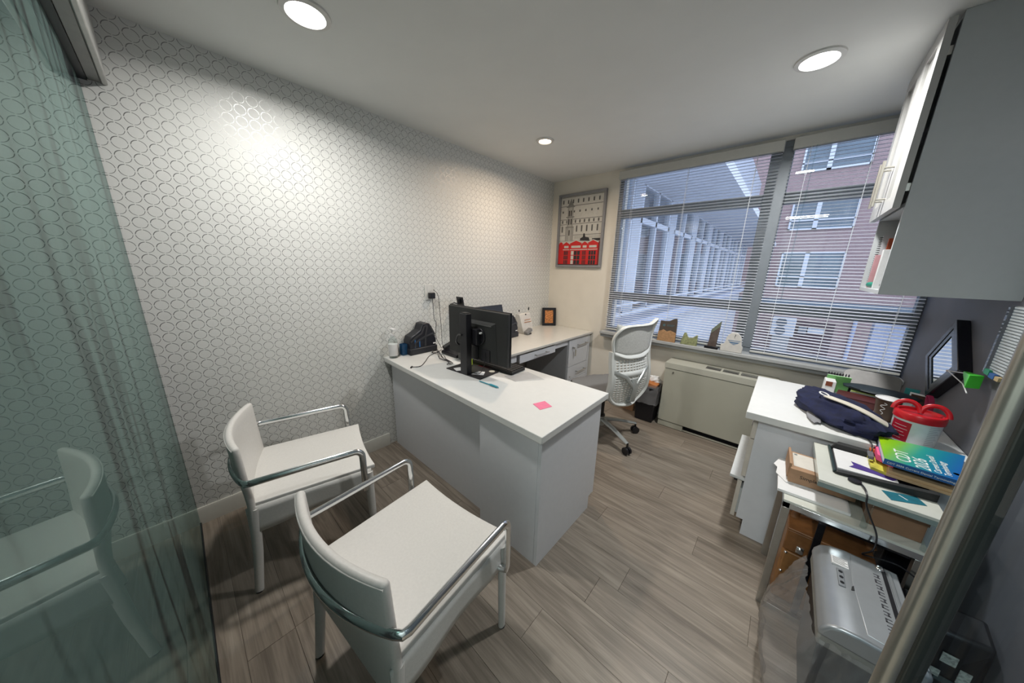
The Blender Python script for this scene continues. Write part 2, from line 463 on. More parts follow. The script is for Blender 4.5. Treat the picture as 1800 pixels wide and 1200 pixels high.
struct('ceiling', MB().box(-0.1, -1.8, CEIL, RW+0.3, BW+0.25, CEIL+0.1), CEILM)
struct('wall_left', MB().box(-0.1, GF-0.05, -0.05, 0, BW, CEIL), WALLP)
WX0, WZ0, WZ1 = 0.80, 0.765, 2.385
struct('wall_back', MB().box(-0.1, BW, -0.05, WX0, BW+0.22, CEIL).box(WX0, BW, -0.05, RW+0.1, BW+0.22, WZ0).box(WX0, BW, WZ1, RW+0.1, BW+0.22, CEIL), PAINT)
struct('wall_right', MB().box(RW, GF-0.05, -0.05, RW+0.1, BW+0.22, CEIL), GREYW)
bb = MB().prism([(0, 0), (0.014, 0), (0.014, 0.088), (0.009, 0.1), (0, 0.1)], 'y', GF, 0.985)
struct('baseboard_left', bb, M('baseboard paint', (0.60, 0.59, 0.54), 0.45, var=0.02))
# corridor outside the glass front
struct('wall_corridor', MB().box(-0.1, -0.34, -0.05, 2.0, -0.30, CEIL), MARBLE)
struct('floor_corridor', MB().box(-0.1, -1.8, -0.08, RW+0.3, GF-0.06, -0.002), M('corridor floor', (0.18, 0.15, 0.125), 0.5, var=0.1))
struct('wall_front', MB().box(-0.1, -1.9, -0.05, RW+0.3, -1.8, CEIL).box(RW+0.1, -1.8, -0.05, RW+0.2, GF-0.05, CEIL).box(-0.2, -1.8, -0.05, -0.1, GF-0.05, CEIL), M('corridor wall paint', (0.36, 0.40, 0.40), 0.7))
# glass partition with its header channel
gp = thing('glass_partition', None, None, (0, GF, 0), kind='structure')
part(gp, 'glass_pane', MB().box(0.004, GF-0.005, 0.012, 2.02, GF+0.005, 2.13), filmed_glass())
part(gp, 'bottom_seal', MB().box(0.004, GF-0.009, 0.0, 2.02, GF+0.009, 0.014), BLACK, bevel=0.002)
part(gp, 'edge_seal', MB().box(0.0, GF-0.006, 0.1, 0.004, GF+0.006, 2.13), CLEAR)
AN = M('anodised header', (0.26, 0.26, 0.25), 0.4, 0.5, var=0.05)
part(gp, 'header_channel', MB().box(0.0, -0.104, 2.141, 2.0, -0.071, 2.40), AN, bevel=0.002)
part(gp, 'header_lip', MB().box(0.0, -0.0705, 2.137, 2.0, -0.053, 2.40), M('lit header face', (0.5, 0.5, 0.48), 0.35, 0.6), bevel=0.004)  # front of the header, paler colour stands in for light on it
part(gp, 'header_gasket', MB().box(0.0, -0.150, 2.137, 2.0, -0.1045, 2.40), BLACK)
# door leaf standing ajar at the right edge: tinted pane, dark stile, tubular pull
H0 = Vector((2.872, GF, 0)); H1 = CAM+Vector((math.sin(math.radians(19.75)), math.cos(math.radians(19.75)), 0))*0.735; H1.z = 0
dd = (H1-H0).normalized(); dn = Vector((-dd.y, dd.x, 0)); LEN = (H1-H0).length
D1 = thing('door_1', None, None, H0, math.atan2(dd.y, dd.x), kind='structure')
part(D1, 'glass_pane', MB().box(0.02, -0.005, 0.012, LEN-0.012, 0.005, 2.13), glass('smoky blue door glass', (0.86, 0.91, 0.94), 1.5), local=True)
part(D1, 'stile', MB().box(LEN-0.014, -0.012, 0.008, LEN, 0.012, 2.13), M('dark bronze stile', (0.016, 0.018, 0.015), 0.4), bevel=0.002, local=True)
hp = H1+Vector((-0.014, 0.006, 0))
hp = CAM+Vector((math.sin(math.radians(18.72)), math.cos(math.radians(18.72)), 0))*0.70; hp.z = 0
pl_ = MB().cyl((hp.x, hp.y, 0.32), (hp.x, hp.y, 1.78), 0.0105, n=28)
part(D1, 'pull_handle', pl_, M('brass tinted steel', (0.42, 0.40, 0.35), 0.3, 0.9, var=0.05))
st = MB()
for zz in (0.45, 1.65): st.cyl((hp.x, hp.y, zz), (H1.x, H1.y, zz), 0.007, n=12)
part(D1, 'standoff', st, STEEL)

# window: frame members, transoms, mullion, panes, sill
W1 = thing('window_1', None, None, (WX0, BW, WZ0), kind='structure')
FM = M('window frame grey', (0.22, 0.24, 0.26), 0.45, 0.2, var=0.04)
for nm, b in (('jamb', (WX0, 3.17, 0.78, WX0+0.035, 3.23, 2.385)), ('jamb', (RW-0.03, 3.17, 0.78, RW, 3.23, 2.385)),
              ('head_rail', (WX0+0.035, 3.17, 2.34, RW-0.03, 3.23, 2.385)), ('bottom_rail', (WX0+0.035, 3.17, 0.78, RW-0.03, 3.23, 0.835)),
              ('mullion', (1.955, 3.165, 0.835, 2.085, 3.24, 2.34)),
              ('transom', (WX0+0.035, 3.17, 1.955, 1.955, 3.23, 2.035)), ('transom', (WX0+0.035, 3.17, 1.135, 1.955, 3.23, 1.215)),
              ('transom', (2.085, 3.17, 1.955, RW-0.03, 3.23, 2.035)), ('transom', (2.085, 3.17, 1.135, RW-0.03, 3.23, 1.215))):
    part(W1, nm, MB().box(*b), FM, bevel=0.003)
for x0, x1 in ((WX0+0.035, 1.955), (2.085, RW-0.03)):
    for z0, z1 in ((0.835, 1.135), (1.215, 1.955), (2.035, 2.34)):
        part(W1, 'pane', MB().box(x0, 3.196, z0, x1, 3.202, z1), PANE)
part(W1, 'sill', MB().box(WX0-0.02, 3.036, 0.765, RW, 3.24, 0.797), M('grey stone sill', (0.40, 0.41, 0.41), 0.5, var=0.05), bevel=0.006)
part(W1, 'sill_nosing', MB().box(WX0-0.02, 3.06, 0.735, RW, 3.15, 0.765), M('grey stone sill', (0.4, 0.41, 0.41), 0.5), bevel=0.004)

# ================================================================== OUTSIDE
YB = 26.0; K = (YB)/14.0
fx = lambda x: CAM.x+(x-CAM.x)*K
fz = lambda z: CAM.z+(z-CAM.z)*K
GZ = -3.6
struct('ground_street', MB().box(-30, 3.6, GZ-0.2, 40, 45, GZ), M('wet asphalt', (0.30, 0.31, 0.33), 0.35, var=0.15, scale=2))
BRICK = brickmat()
ob = thing('brick_building', 'brick apartment building with stacked white framed windows beyond the courtyard', 'building', (6, YB, GZ))
part(ob, 'wall', MB().box(-2.2, YB, GZ, 16, YB+6, 14), BRICK)
WFR = M('white window frame', (0.62, 0.66, 0.72), 0.5)
DGL = M('dark far window glass', (0.10, 0.14, 0.17), 0.12, var=0.25, scale=0.6, spec=0.8)
def farwin(root, x0, x1, z0, z1, y, split, nm='window'):
    f = MB(); t = 0.09
    for b in ((x0, z0, x1, z0+t), (x0, z1-t, x1, z1), (x0, z0, x0+t, z1), (x1-t, z0, x1, z1), (x0+(x1-x0)*split-0.1, z0, x0+(x1-x0)*split+0.1, z1), (x0, z0+(z1-z0)*0.3-0.04, x1, z0+(z1-z0)*0.3+0.04)):
        f.box(b[0], y-0.1, b[1], b[2], y+0.02, b[3])
    fo = part(root, nm, f, WFR)
    part(root, 'pane', MB().box(x0+0.02, y-0.02, z0+0.02, x1-0.02, y-0.01, z1-0.02), DGL, parent=fo)
for z0, z1 in ((4.55, 5.42), (2.82, 3.80), (1.0, 2.14)):
    for x0 in (1.86, 4.6, 7.3): farwin(ob, fx(x0), fx(x0+1.5), fz(z0), fz(z1), YB, 0.42)
part(ob, 'cornice', MB().box(-2.2, YB-0.25, fz(0.42), 16, YB, fz(0.58)), M('grey string course', (0.16, 0.2, 0.24), 0.7))
part(ob, 'shop_glazing', MB().box(fx(3.7), YB-0.06, fz(0.1), fx(7), YB, fz(0.40)), M('teal shop glass', (0.10, 0.38, 0.46), 0.2))
part(ob, 'downpipe', MB().cyl((fx(3.95), YB-0.12, GZ), (fx(3.95), YB-0.12, fz(0.5)), 0.09), M('pale pipe', (0.4, 0.45, 0.6), 0.5))
part(ob, 'doorway', MB().box(fx(2.5), YB-0.03, GZ, fx(3.55), YB, fz(-0.1)), M('dark brick doorway', (0.12, 0.08, 0.085), 0.8))
ac = thing('outdoor_air_conditioner', 'white two fan outdoor air conditioner seen low through the window', 'air conditioner', (fx(2.2), YB-0.9, fz(-0.62)))
part(ac, 'casing', MB().box(fx(2.02), YB-0.9, fz(-0.6), fx(2.62), YB-0.35, fz(0.0)), M('white enamel outdoors', (0.6, 0.63, 0.68), 0.5), bevel=0.03)
for zz in (-0.15, -0.44): part(ac, 'fan', MB().cyl((fx(2.26), YB-0.93, fz(zz)), (fx(2.26), YB-0.89, fz(zz)), 0.26), M('dark fan grille', (0.12, 0.14, 0.17), 0.5))
part(ac, 'stand', MB().box(fx(2.1), YB-0.8, GZ, fx(2.55), YB-0.45, fz(-0.6)), ALU)
sg = thing('street_notice', 'white notice board beside the outdoor air conditioner', 'sign', (fx(3.0), YB-0.15, fz(-0.5)))
part(sg, 'board', MB().box(fx(2.95), YB-0.16, fz(-0.46), fx(3.35), YB-0.05, fz(-0.3)), M('white enamel outdoors', (0.6, 0.63, 0.68)))
part(sg, 'meter_box', MB().box(fx(2.72), YB-0.3, fz(-0.5), fx(2.92), YB-0.05, fz(-0.28)), ALU)
gw = thing('garden_wall', 'pale blue grey block wall standing at street level outside the window', 'wall', (5.4, 12.0, GZ))
part(gw, 'block_face', MB().box(4.05, 12.0, GZ, 9.0, 12.3, 0.45), M('pale blockwork', (0.30, 0.33, 0.42), 0.8, var=0.12, scale=3))
part(gw, 'coping', MB().box(4.0, 11.95, 0.45, 9.0, 12.35, 0.55), M('pale coping', (0.36, 0.39, 0.46), 0.7))
# wing of the building running away on the left
wg = thing('glazed_wing', 'pale building wing with tall white framed windows running away outside', 'building', (-0.5, 12, GZ))
PALE = M('pale cladding', (0.50, 0.53, 0.58), 0.7, var=0.05, scale=2)
XW = -0.02
part(wg, 'base_wall', MB().box(-5, 3.6, GZ, XW, 24, 0.55), PALE)
part(wg, 'back_wall', MB().box(-5, 3.6, 0.55, -1.6, 24, 6.5), M('dim interior wall', (0.42, 0.44, 0.46), 0.8))
part(wg, 'upper_wall', MB().box(-5, 3.6, 3.05, XW, 24, 6.5), PALE)
part(wg, 'canopy', MB().box(XW, 3.6, 2.95, 1.25, 24, 3.12), M('pale soffit', (0.70, 0.72, 0.76), 0.7, var=0.03))
part(wg, 'ledge', MB().box(XW, 3.6, 0.42, 0.35, 24, 0.58), M('pale ledge', (0.42, 0.46, 0.56), 0.6))
yy = 3.8; i = 0
WF2 = M('white window frame', (0.62, 0.66, 0.72))
while yy < 23:
    wdt = 1.35
    f = MB()
    for a in (0, 0.62, 1.25): f.box(XW-0.09, yy+a*wdt, 0.6, XW+0.01, yy+a*wdt+0.075, 3.02)
    f.box(XW-0.09, yy, 2.30, XW+0.01, yy+1.75, 2.40).box(XW-0.09, yy, 0.58, XW+0.01, yy+1.75, 0.68).box(XW-0.09, yy, 2.93, XW+0.01, yy+1.75, 3.03)
    fo = part(wg, 'window', f, WF2)
    part(wg, 'pane', MB().box(XW-0.05, yy+0.08, 0.68, XW-0.042, yy+1.68, 2.93), PANE, parent=fo)
    cm = M('pale roller blind', (0.42, 0.50, 0.60), 0.8, var=0.03) if i % 2 == 0 else M('beige roller blind', (0.34, 0.33, 0.33), 0.8)
    part(wg, 'blind', MB().box(XW-0.2, yy+0.1, (0.75 if i == 0 else 1.3), XW-0.19, yy+(1.65 if i in (0, 3) else 0.9), 2.9), cm, parent=fo)
    part(wg, 'pier', MB().box(XW-0.4, yy+1.76, 0.55, XW+0.02, yy+2.15, 3.05), PALE)
    yy += 2.17; i += 1
hr = MB()
for zz in (0.85, 1.0): hr.cyl((0.32, 3.7, zz-0.1), (0.32, 23.5, zz-0.1), 0.02, n=8)
part(wg, 'handrail', hr, WF2)

# ================================================================== CEILING LIGHTS
LD = ['recessed ceiling light nearest the glass partition above the white chairs', 'recessed ceiling light in front of the window blinds at right', 'small warm recessed ceiling light above the corner desk']
for (lx, ly, lr, lw, lc, ls), lb in zip(LAMPS, LD):
    t = thing('ceiling_light', lb, 'light', (lx, ly, CEIL))
    part(t, 'trim_ring', MB().lathe([(lr, -0.002), (lr+0.004, -0.010), (lr+0.022, -0.006), (lr+0.024, 0.0)], (lx, ly, CEIL), 40), M('white trim ring', (0.62, 0.62, 0.60), 0.4))
    part(t, 'lens', MB().lathe([(0.0001, -0.006), (lr*0.7, -0.005), (lr+0.002, -0.003)], (lx, ly, CEIL), 40), emit('lit lens %s' % lx, lc, ls))

# ================================================================== BLINDS
def blind(x0, x1, tilt, label, wand):
    t = thing('venetian_blind', label, 'blind', ((x0+x1)/2, 3.105, 0.81), group='window blinds')
    xm = (x0+x1)/2; L = x1-x0
    part(t, 'headrail', MB().box(x0, 3.078, 2.30, x1, 3.128, 2.372), M('blind valance', (0.52, 0.52, 0.49), 0.5, var=0.02), bevel=0.003)
    a = math.radians(tilt); s = MB(); hw = 0.0125; pts = []
    for k in range(5):
        q = -1+k*0.5; pts.append((q*hw*math.cos(a), q*hw*math.sin(a)+0.0016*(1-q*q)))
    vs = [(x, p[0], p[1]+dz) for dz in (0, 0.0006) for x in (-L/2+0.004, L/2-0.004) for p in pts]
    fs = [(i, i+1, 5+i+1, 5+i) for i in range(4)]+[(10+i, 15+i, 16+i, 11+i) for i in range(4)]
    me = MB().add(vs, fs).mesh('slat', SLATM)
    z = 0.845; n = 0
    while z < 2.295:
        o = bpy.data.objects.new('slat', me); COL.objects.link(o); o.parent = t; o.location = (0, 0, z-0.81); z += 0.0222
    part(t, 'bottom_rail', MB().box(x0+0.003, 3.092, 0.814, x1-0.003, 3.118, 0.829), M('blind valance', (0.5, 0.5, 0.5)), bevel=0.003)
    for fxx in (0.12, 0.5, 0.88):
        xc = x0+L*fxx
        for yy in (3.0905, 3.1195): part(t, 'ladder_cord', MB().box(xc-0.0012, yy-0.0006, 0.82, xc+0.0012, yy+0.0006, 2.30), SLATM)
    part(t, 'tilt_wand', MB().cyl((wand, 3.07, 1.25), (wand, 3.074, 2.30), 0.004, n=8), CLEAR)
blind(0.812, 2.028, 5, 'venetian blind over the left window bay, behind the sill awards', 0.90)
blind(2.078, 2.872, 8, 'venetian blind over the right window bay beside the grey wall', 2.20)

# ================================================================== BACK WALL PICTURES
t = thing('framed_poster', 'grey framed city poster with red telephone boxes on the wall left of the window', 'picture', (0.387, 3.15, 1.46))
PX0, PX1, PZ0, PZ1 = 0.097, 0.677, 1.462, 2.256
f = MB(); fwid = 0.026
for b in ((PX0, PZ0, PX1, PZ0+fwid), (PX0, PZ1-fwid, PX1, PZ1), (PX0, PZ0+fwid, PX0+fwid, PZ1-fwid), (PX1-fwid, PZ0+fwid, PX1, PZ1-fwid)): f.box(b[0], 3.118, b[1], b[2], 3.149, b[3])
part(t, 'frame', f, M('grey picture frame', (0.26, 0.26, 0.27), 0.35, 0.3), bevel=0.003)
MT = [M('poster white', (0.55, 0.54, 0.50), 0.6), M('poster grey', (0.20, 0.20, 0.19), 0.6), M('poster black', (0.02, 0.02, 0.022), 0.6), M('poster red', (0.55, 0.012, 0.012), 0.5), M('poster pale grey', (0.40, 0.39, 0.36), 0.6), M('poster dark red', (0.22, 0.005, 0.008), 0.5)]
q = MB(); ax, az = PX0+fwid, PZ0+fwid; aw, ah = PX1-PX0-2*fwid, PZ1-PZ0-2*fwid
LY = [3.14]
def R(u0, v0, u1, v1, m, lay=1):
    y = 3.14-0.0006*lay
    q.add([(ax+u0*aw, y, az+v0*ah), (ax+u1*aw, y, az+v0*ah), (ax+u1*aw, y, az+v1*ah), (ax+u0*aw, y, az+v1*ah)], [(0, 1, 2, 3)], m)
def POLY(ps, m, lay=1):
    y = 3.14-0.0006*lay; q.add([(ax+u*aw, y, az+v*ah) for u, v in ps], [list(range(len(ps)))], m)
R(0, 0, 1, 1, 0, 0)
for v in (0.985, 0.86, 0.67, 0.60, 0.44): R(0, v, 1, v+0.009, 1)
for v0, v1, n in ((0.90, 0.955, 8), (0.62, 0.665, 9), (0.49, 0.58, 8), (0.77, 0.80, 7)):
    for k in range(n):
        u = 0.04+k*0.96/n
        R(u, v0, u+0.035, v1, 1, 2); R(u+0.01, v0, u+0.022, v1-0.01, 2, 3)
for k in range(26): R(0.38+k*0.025, 0.385, 0.386+k*0.025, 0.43, 1, 2)
# ornate tower left of centre
R(0.14, 0.36, 0.34, 0.56, 4, 4); R(0.17, 0.56, 0.32, 0.86, 4, 4); POLY([(0.17, 0.86), (0.32, 0.86), (0.27, 0.93), (0.245, 0.97), (0.22, 0.93)], 1, 4)
for u in (0.15, 0.19, 0.29, 0.325): R(u, 0.36, u+0.012, 0.86 if 0.17 < u < 0.31 else 0.56, 1, 5)
for u, v0, v1 in ((0.205, 0.72, 0.80), (0.25, 0.72, 0.80), (0.225, 0.44, 0.52), (0.205, 0.60, 0.68), (0.26, 0.60, 0.68)): R(u, v0, u+0.025, v1, 2, 6)
for v in (0.555, 0.70, 0.845): R(0.14, v, 0.345, v+0.014, 1, 6)
POLY([(0.52, 0.36), (0.75, 0.35), (0.72, 0.40), (0.64, 0.41), (0.62, 0.46), (0.59, 0.46), (0.58, 0.41), (0.52, 0.39)], 2, 4)
R(0.80, 0.35, 0.98, 0.385, 2, 4); R(0, 0.352, 1, 0.37, 4, 3)
# row of red boxes
for u0, u1, m, big in ((0.0, 0.10, 3, 0), (0.10, 0.28, 3, 0), (0.28, 0.58, 3, 1), (0.56, 0.72, 3, 0), (0.71, 0.95, 3, 1), (0.95, 1.0, 5, 0)):
    uc = (u0+u1)/2; hh = 0.30 if not big else 0.315
    pts = [(u0, 0), (u1, 0), (u1, hh)]+[(uc+(u1-uc)*math.cos(a*PI/10), hh+0.045*math.sin(a*PI/10)) for a in range(1, 10)]+[(u0, hh)]
    POLY(pts, m, 5+big)
    if u1-u0 > 0.12:
        POLY([(u0-0.01, hh+0.004), (u0+0.02, hh+0.03), (uc, hh+0.056), (u1-0.02, hh+0.03), (u1+0.01, hh+0.004), (uc, hh+0.046)], 0, 7)
        R(u0+0.04, 0.255, u1-0.03, 0.288, 0, 8); R(u0+0.01, 0.225, u1-0.01, 0.236, 0, 8)
        n = 3
        for r_ in range(3):
            for k in range(n):
                ww = (u1-u0-0.07)/n; uu = u0+0.035+k*ww
                R(uu+0.006, 0.015+r_*0.068, uu+ww-0.006, 0.015+r_*0.068+0.058, (0 if (k == 0 and big and u0 < 0.5) else 2), 8)
R(0, 0, 1, 0.012, 2, 9)
part(t, 'print', q, MT, smooth=False)
part(t, 'backing', MB().box(PX0+0.01, 3.141, PZ0+0.01, PX1-0.01, 3.148, PZ1-0.01), CARD)

c = Vector((0.095, 3.05, 0.752)); t = thing('desk_photo_frame', 'small black frame with an orange print at the corner of the desk', 'picture frame', c, math.radians(47))
tilt = Matrix.Rotation(math.radians(-8), 3, 'X')
def lf(mb):
    mb.v = [tilt @ p for p in mb.v]; return mb
f = MB()
for b in ((-0.085, 0, 0.085, 0.03), (-0.085, 0.19, 0.085, 0.22), (-0.085, 0.03, -0.052, 0.19), (0.052, 0.03, 0.085, 0.19)): f.box(b[0], -0.012, b[1], b[2], 0.006, b[3])
part(t, 'frame', lf(f), BLACK, bevel=0.002, local=True)
q = MB().box(-0.053, -0.004, 0.029, 0.053, 0.0, 0.191)
part(t, 'print', lf(q), M('orange print', (0.52, 0.20, 0.06), 0.6, var=0.6, scale=70), local=True)
part(t, 'easel_back', lf(MB().box(-0.07, 0.006, 0.005, 0.07, 0.01, 0.21)), BLACKM, local=True)

# ================================================================== DESKS
t = thing('front_desk', 'white laminate desk jutting from the patterned wall with monitor and pink note', 'desk', (0.8, 1.27, 0))
part(t, 'desktop', MB().prism([(0.002, 0.992), (1.567, 0.938), (1.562, 1.594), (0.002, 1.594)], 'z', 0.715, 0.75), WHITE, bevel=0.003)
part(t, 'front_panel', MB().box(0.03, 1.035, 0.0, 1.125, 1.053, 0.714), WHITE_SIDE, bevel=0.001)
part(t, 'side_panel', MB().box(0.03, 1.054, 0.0, 0.048, 1.55, 0.714), WHITE_SIDE)
part(t, 'pedestal_front', MB().box(1.125, 0.98, 0.0, 1.521, 0.998, 0.714), WHITE_SIDE, bevel=0.001)
part(t, 'end_panel', MB().prism([(0.98, 0), (1.505, 0), (1.505, 0.085), (1.56, 0.085), (1.56, 0.714), (0.98, 0.714)], 'x', 1.522, 1.54), WHITE_SIDE, bevel=0.001)
part(t, 'inner_panel', MB().box(1.125, 0.999, 0.0, 1.143, 1.54, 0.714), WHITE_SIDE)
for z0, z1 in ((0.09, 0.38), (0.385, 0.55), (0.555, 0.71)):
    d = part(t, 'drawer', MB().box(1.146, 1.54, z0, 1.519, 1.558, z1), WHITE_SIDE, bevel=0.001)
    h = MB().cyl((1.27, 1.585, (z0+z1)/2), (1.39, 1.585, (z0+z1)/2), 0.005, n=10).box(1.285, 1.557, (z0+z1)/2-0.004, 1.293, 1.586, (z0+z1)/2+0.004).box(1.367, 1.557, (z0+z1)/2-0.004, 1.375, 1.586, (z0+z1)/2+0.004)
    part(t, 'handle', h, STEEL, parent=d)

t = thing('return_desk', 'white side desk with steel handled drawers along the patterned wall', 'desk', (0.4, 2.3, 0))
part(t, 'desktop', MB().prism([(0.002, 1.597), (0.634, 1.597), (0.650, 3.145), (0.002, 3.145)], 'z', 0.727, 0.750), M('cream desktop', (0.64, 0.62, 0.57), 0.25, var=0.02), bevel=0.003)
part(t, 'apron', MB().box(0.585, 1.6, 0.655, 0.603, 1.87, 0.726), WHITE_SIDE)
def hdl(y, z, x, L=0.11):
    return MB().cyl((x+0.03, y-L/2, z), (x+0.03, y+L/2, z), 0.005, n=10).box(x, y-L/2+0.012, z-0.004, x+0.03, y-L/2+0.02, z+0.004).box(x, y+L/2-0.02, z-0.004, x+0.03, y+L/2-0.012, z+0.004)
d = part(t, 'pencil_drawer', MB().box(0.602, 1.893, 0.637, 0.620, 2.434, 0.708), WHITE_SIDE, bevel=0.001); part(t, 'handle', hdl(2.19, 0.674, 0.620, 0.2), STEEL, parent=d)
part(t, 'drawer_box', MB().box(0.2, 1.90, 0.64, 0.602, 2.425, 0.70), WHITE_SIDE)
part(t, 'apron', MB().box(0.590, 2.436, 0.662, 0.606, 2.688, 0.726), WHITE_SIDE)
part(t, 'pedestal_side', MB().box(0.05, 2.69, 0.0, 0.600, 2.708, 0.726), M('grey board', (0.40, 0.41, 0.43), 0.5, var=0.02))
part(t, 'pedestal_side', MB().box(0.05, 3.105, 0.0, 0.62, 3.143, 0.726), WHITE_SIDE)
part(t, 'drawer_rail', MB().box(0.05, 2.708, 0.005, 0.58, 3.105, 0.05).box(0.05, 2.708, 0.70, 0.60, 3.105, 0.726), WHITE_SIDE)
for z0, z1, lock in ((0.412, 0.712, 1), (0.262, 0.406, 0), (0.08, 0.257, 0)):
    d = part(t, 'drawer', MB().box(0.602, 2.697, z0, 0.620, 3.10, z1), WHITE_SIDE, bevel=0.001)
    part(t, 'handle', hdl(2.95, z1-0.075, 0.620, 0.2), STEEL, parent=d)
    if lock:
        part(t, 'lock', MB().cyl((0.620, 2.765, 0.62), (0.627, 2.765, 0.62), 0.010), STEEL, parent=d)
        part(t, 'key', MB().box(0.627, 2.762, 0.61, 0.652, 2.768, 0.63).box(0.647, 2.775, 0.53, 0.653, 2.795, 0.60).cyl((0.65, 2.765, 0.62), (0.65, 2.785, 0.58), 0.002, n=6), STEEL, parent=d)
    else: part(t, 'lock', MB().cyl((0.620, 2.745, z0+0.03), (0.625, 2.745, z0+0.03), 0.007), STEEL, parent=d)
part(t, 'back_board', MB().box(0.03, 1.64, 0.35, 0.045, 2.69, 0.72), M('grey board', (0.40, 0.41, 0.43)))
part(t, 'leg_panel', MB().box(0.05, 1.62, 0.0, 0.35, 1.638, 0.73), WHITE_SIDE)

# monitor on its stand
t = thing('monitor', 'black monitor seen from behind on a square column stand', 'monitor', (0.72, 1.25, 0.75))
part(t, 'base_plate', MB().prism([(0.559, 1.175), (0.885, 1.198), (0.868, 1.385), (0.55, 1.36)], 'z', 0.7505, 0.757), BLACK, bevel=0.002)
part(t, 'column', MB().box(0.705, 1.185, 0.757, 0.772, 1.228, 1.158), BLACK, bevel=0.003)
part(t, 'column_cap', MB().box(0.715, 1.19, 1.158, 0.762, 1.223, 1.163), BLACKM)
part(t, 'mount_head', MB().box(0.70, 1.228, 0.96, 0.82, 1.27, 1.06).cyl((0.80, 1.262, 1.01), (0.80, 1.289, 1.01), 0.055), BLACK, bevel=0.003)
part(t, 'screen', MB().box(0.445, 1.29, 0.84, 1.03, 1.318, 1.178), BLACKM, bevel=0.006)
part(t, 'bezel', MB().box(0.442, 1.3185, 0.836, 1.033, 1.325, 1.182), BLACK, bevel=0.002)
part(t, 'rear_bulge', MB().hexa([(0.60, 1.272, 0.86), (0.92, 1.272, 0.86), (0.95, 1.29, 0.84), (0.57, 1.29, 0.84)], [(0.62, 1.272, 1.09), (0.90, 1.272, 1.09), (0.93, 1.29, 1.11), (0.59, 1.29, 1.11)]), BLACKM, bevel=0.004)
part(t, 'bulge_ridge', MB().box(0.60, 1.268, 1.084, 0.91, 1.272, 1.09), M('grey ridge', (0.10, 0.10, 0.10), 0.4))
part(t, 'port_bay', MB().box(0.69, 1.265, 0.85, 0.79, 1.272, 0.94).box(0.82, 1.265, 0.85, 0.90, 1.272, 0.93), BLACK)
part(t, 'badge', MB().cyl((0.83, 1.246, 1.037), (0.83, 1.262, 1.037), 0.006), PAPER, label='small white screw cap')
cb = MB().tube(smooth_path([(0.86, 1.268, 0.92), (0.87, 1.25, 0.84), (0.84, 1.24, 0.775), (0.79, 1.235, 0.762), (0.72, 1.24, 0.76)]), 0.0022, 6)
cb.tube(smooth_path([(0.73, 1.18, 1.02), (0.68, 1.19, 1.01), (0.62, 1.22, 0.95), (0.55, 1.3, 0.90)]), 0.006, 8)
part(t, 'cable', cb, BLACK)
solo('paper_note', MB().prism([(0.60, 1.205), (0.66, 1.185), (0.70, 1.26), (0.63, 1.29)], 'z', 0.7572, 0.7578).prism([(0.775, 1.215), (0.85, 1.26), (0.81, 1.31), (0.77, 1.29)], 'z', 0.7572, 0.7578), PAPER, 'white scrap notes lying on the black monitor base', 'paper', (0.72, 1.25, 0.7571))
solo('round_sticker', MB().lathe([(0.0001, 0.0004), (0.020, 0.0004), (0.0205, 0)], (0.833, 1.352, 0.7572), 24), M('cream disc', (0.72, 0.72, 0.62), 0.5), 'round cream disc on the black monitor base', 'sticker', (0.833, 1.352, 0.7572))
t = thing('keyboard', 'black keyboard on the desk behind the monitor', 'keyboard', (0.72, 1.46, 0.75))
km = Matrix.Rotation(math.radians(3), 3, 'Z')
part(t, 'tray', MB().obox((0.735, 1.462, 0.763), (0.47, 0.145, 0.022), km), BLACKM, bevel=0.004)
kk = MB()
for r_ in range(5):
    for k in range(17): kk.obox(Vector((0.735, 1.462, 0.776))+km @ Vector((-0.216+k*0.027, -0.054+r_*0.027, 0)), (0.023, 0.023, 0.006), km)
o = part(t, 'keys', kk, BLACK, kind='stuff')
solo('red_folder', MB().prism([(0.66, 1.375), (0.77, 1.37), (0.775, 1.388), (0.67, 1.389)], 'z', 0.7505, 0.753), M('red card', (0.45, 0.02, 0.05), 0.6), 'strip of red card poking out under the keyboard', 'folder', (0.7, 1.38, 0.7505))
solo('clear_mat', MB().prism([(0.94, 1.36), (1.06, 1.34), (1.17, 1.50), (1.0, 1.535)], 'z', 0.7503, 0.7513), M('pale desk mat', (0.55, 0.56, 0.57), 0.25), 'pale translucent mat sheet on the desk beside the keyboard', 'mat', (1.05, 1.43, 0.7503))
solo('lime_note_pad', MB().box(0.575, 1.30, 0.7575, 0.635, 1.35, 0.80), M('lime paper', (0.55, 0.72, 0.05), 0.6), 'lime green note block behind the monitor column', 'note pad', (0.60, 1.325, 0.7575), bevel=0.001)
t = thing('blue_pen', 'teal blue pen lying by the monitor base', 'pen', (0.98, 1.18, 0.75))
part(t, 'barrel', MB().tube([(0.905, 1.176, 0.7555), (0.99, 1.180, 0.7555)], 0.0032, 10), M('teal pen', (0.02, 0.27, 0.36), 0.3))
part(t, 'grip', MB().tube([(0.985, 1.180, 0.7565), (1.0, 1.181, 0.757), (1.05, 1.183, 0.757), (1.064, 1.184, 0.7565)], 0.0062, 10, scales=[.5, 1, 1, .4]), M('teal pen', (0.02, 0.27, 0.36), 0.3))
solo('pink_sticky_note', MB().prism([(1.337, 1.166), (1.406, 1.138), (1.428, 1.212), (1.361, 1.239)], 'z', 0.7505, 0.7514), M('pink sticky paper', (0.80, 0.19, 0.32), 0.6), 'pink sticky note on the front desk corner', 'sticky note', (1.38, 1.19, 0.7505))

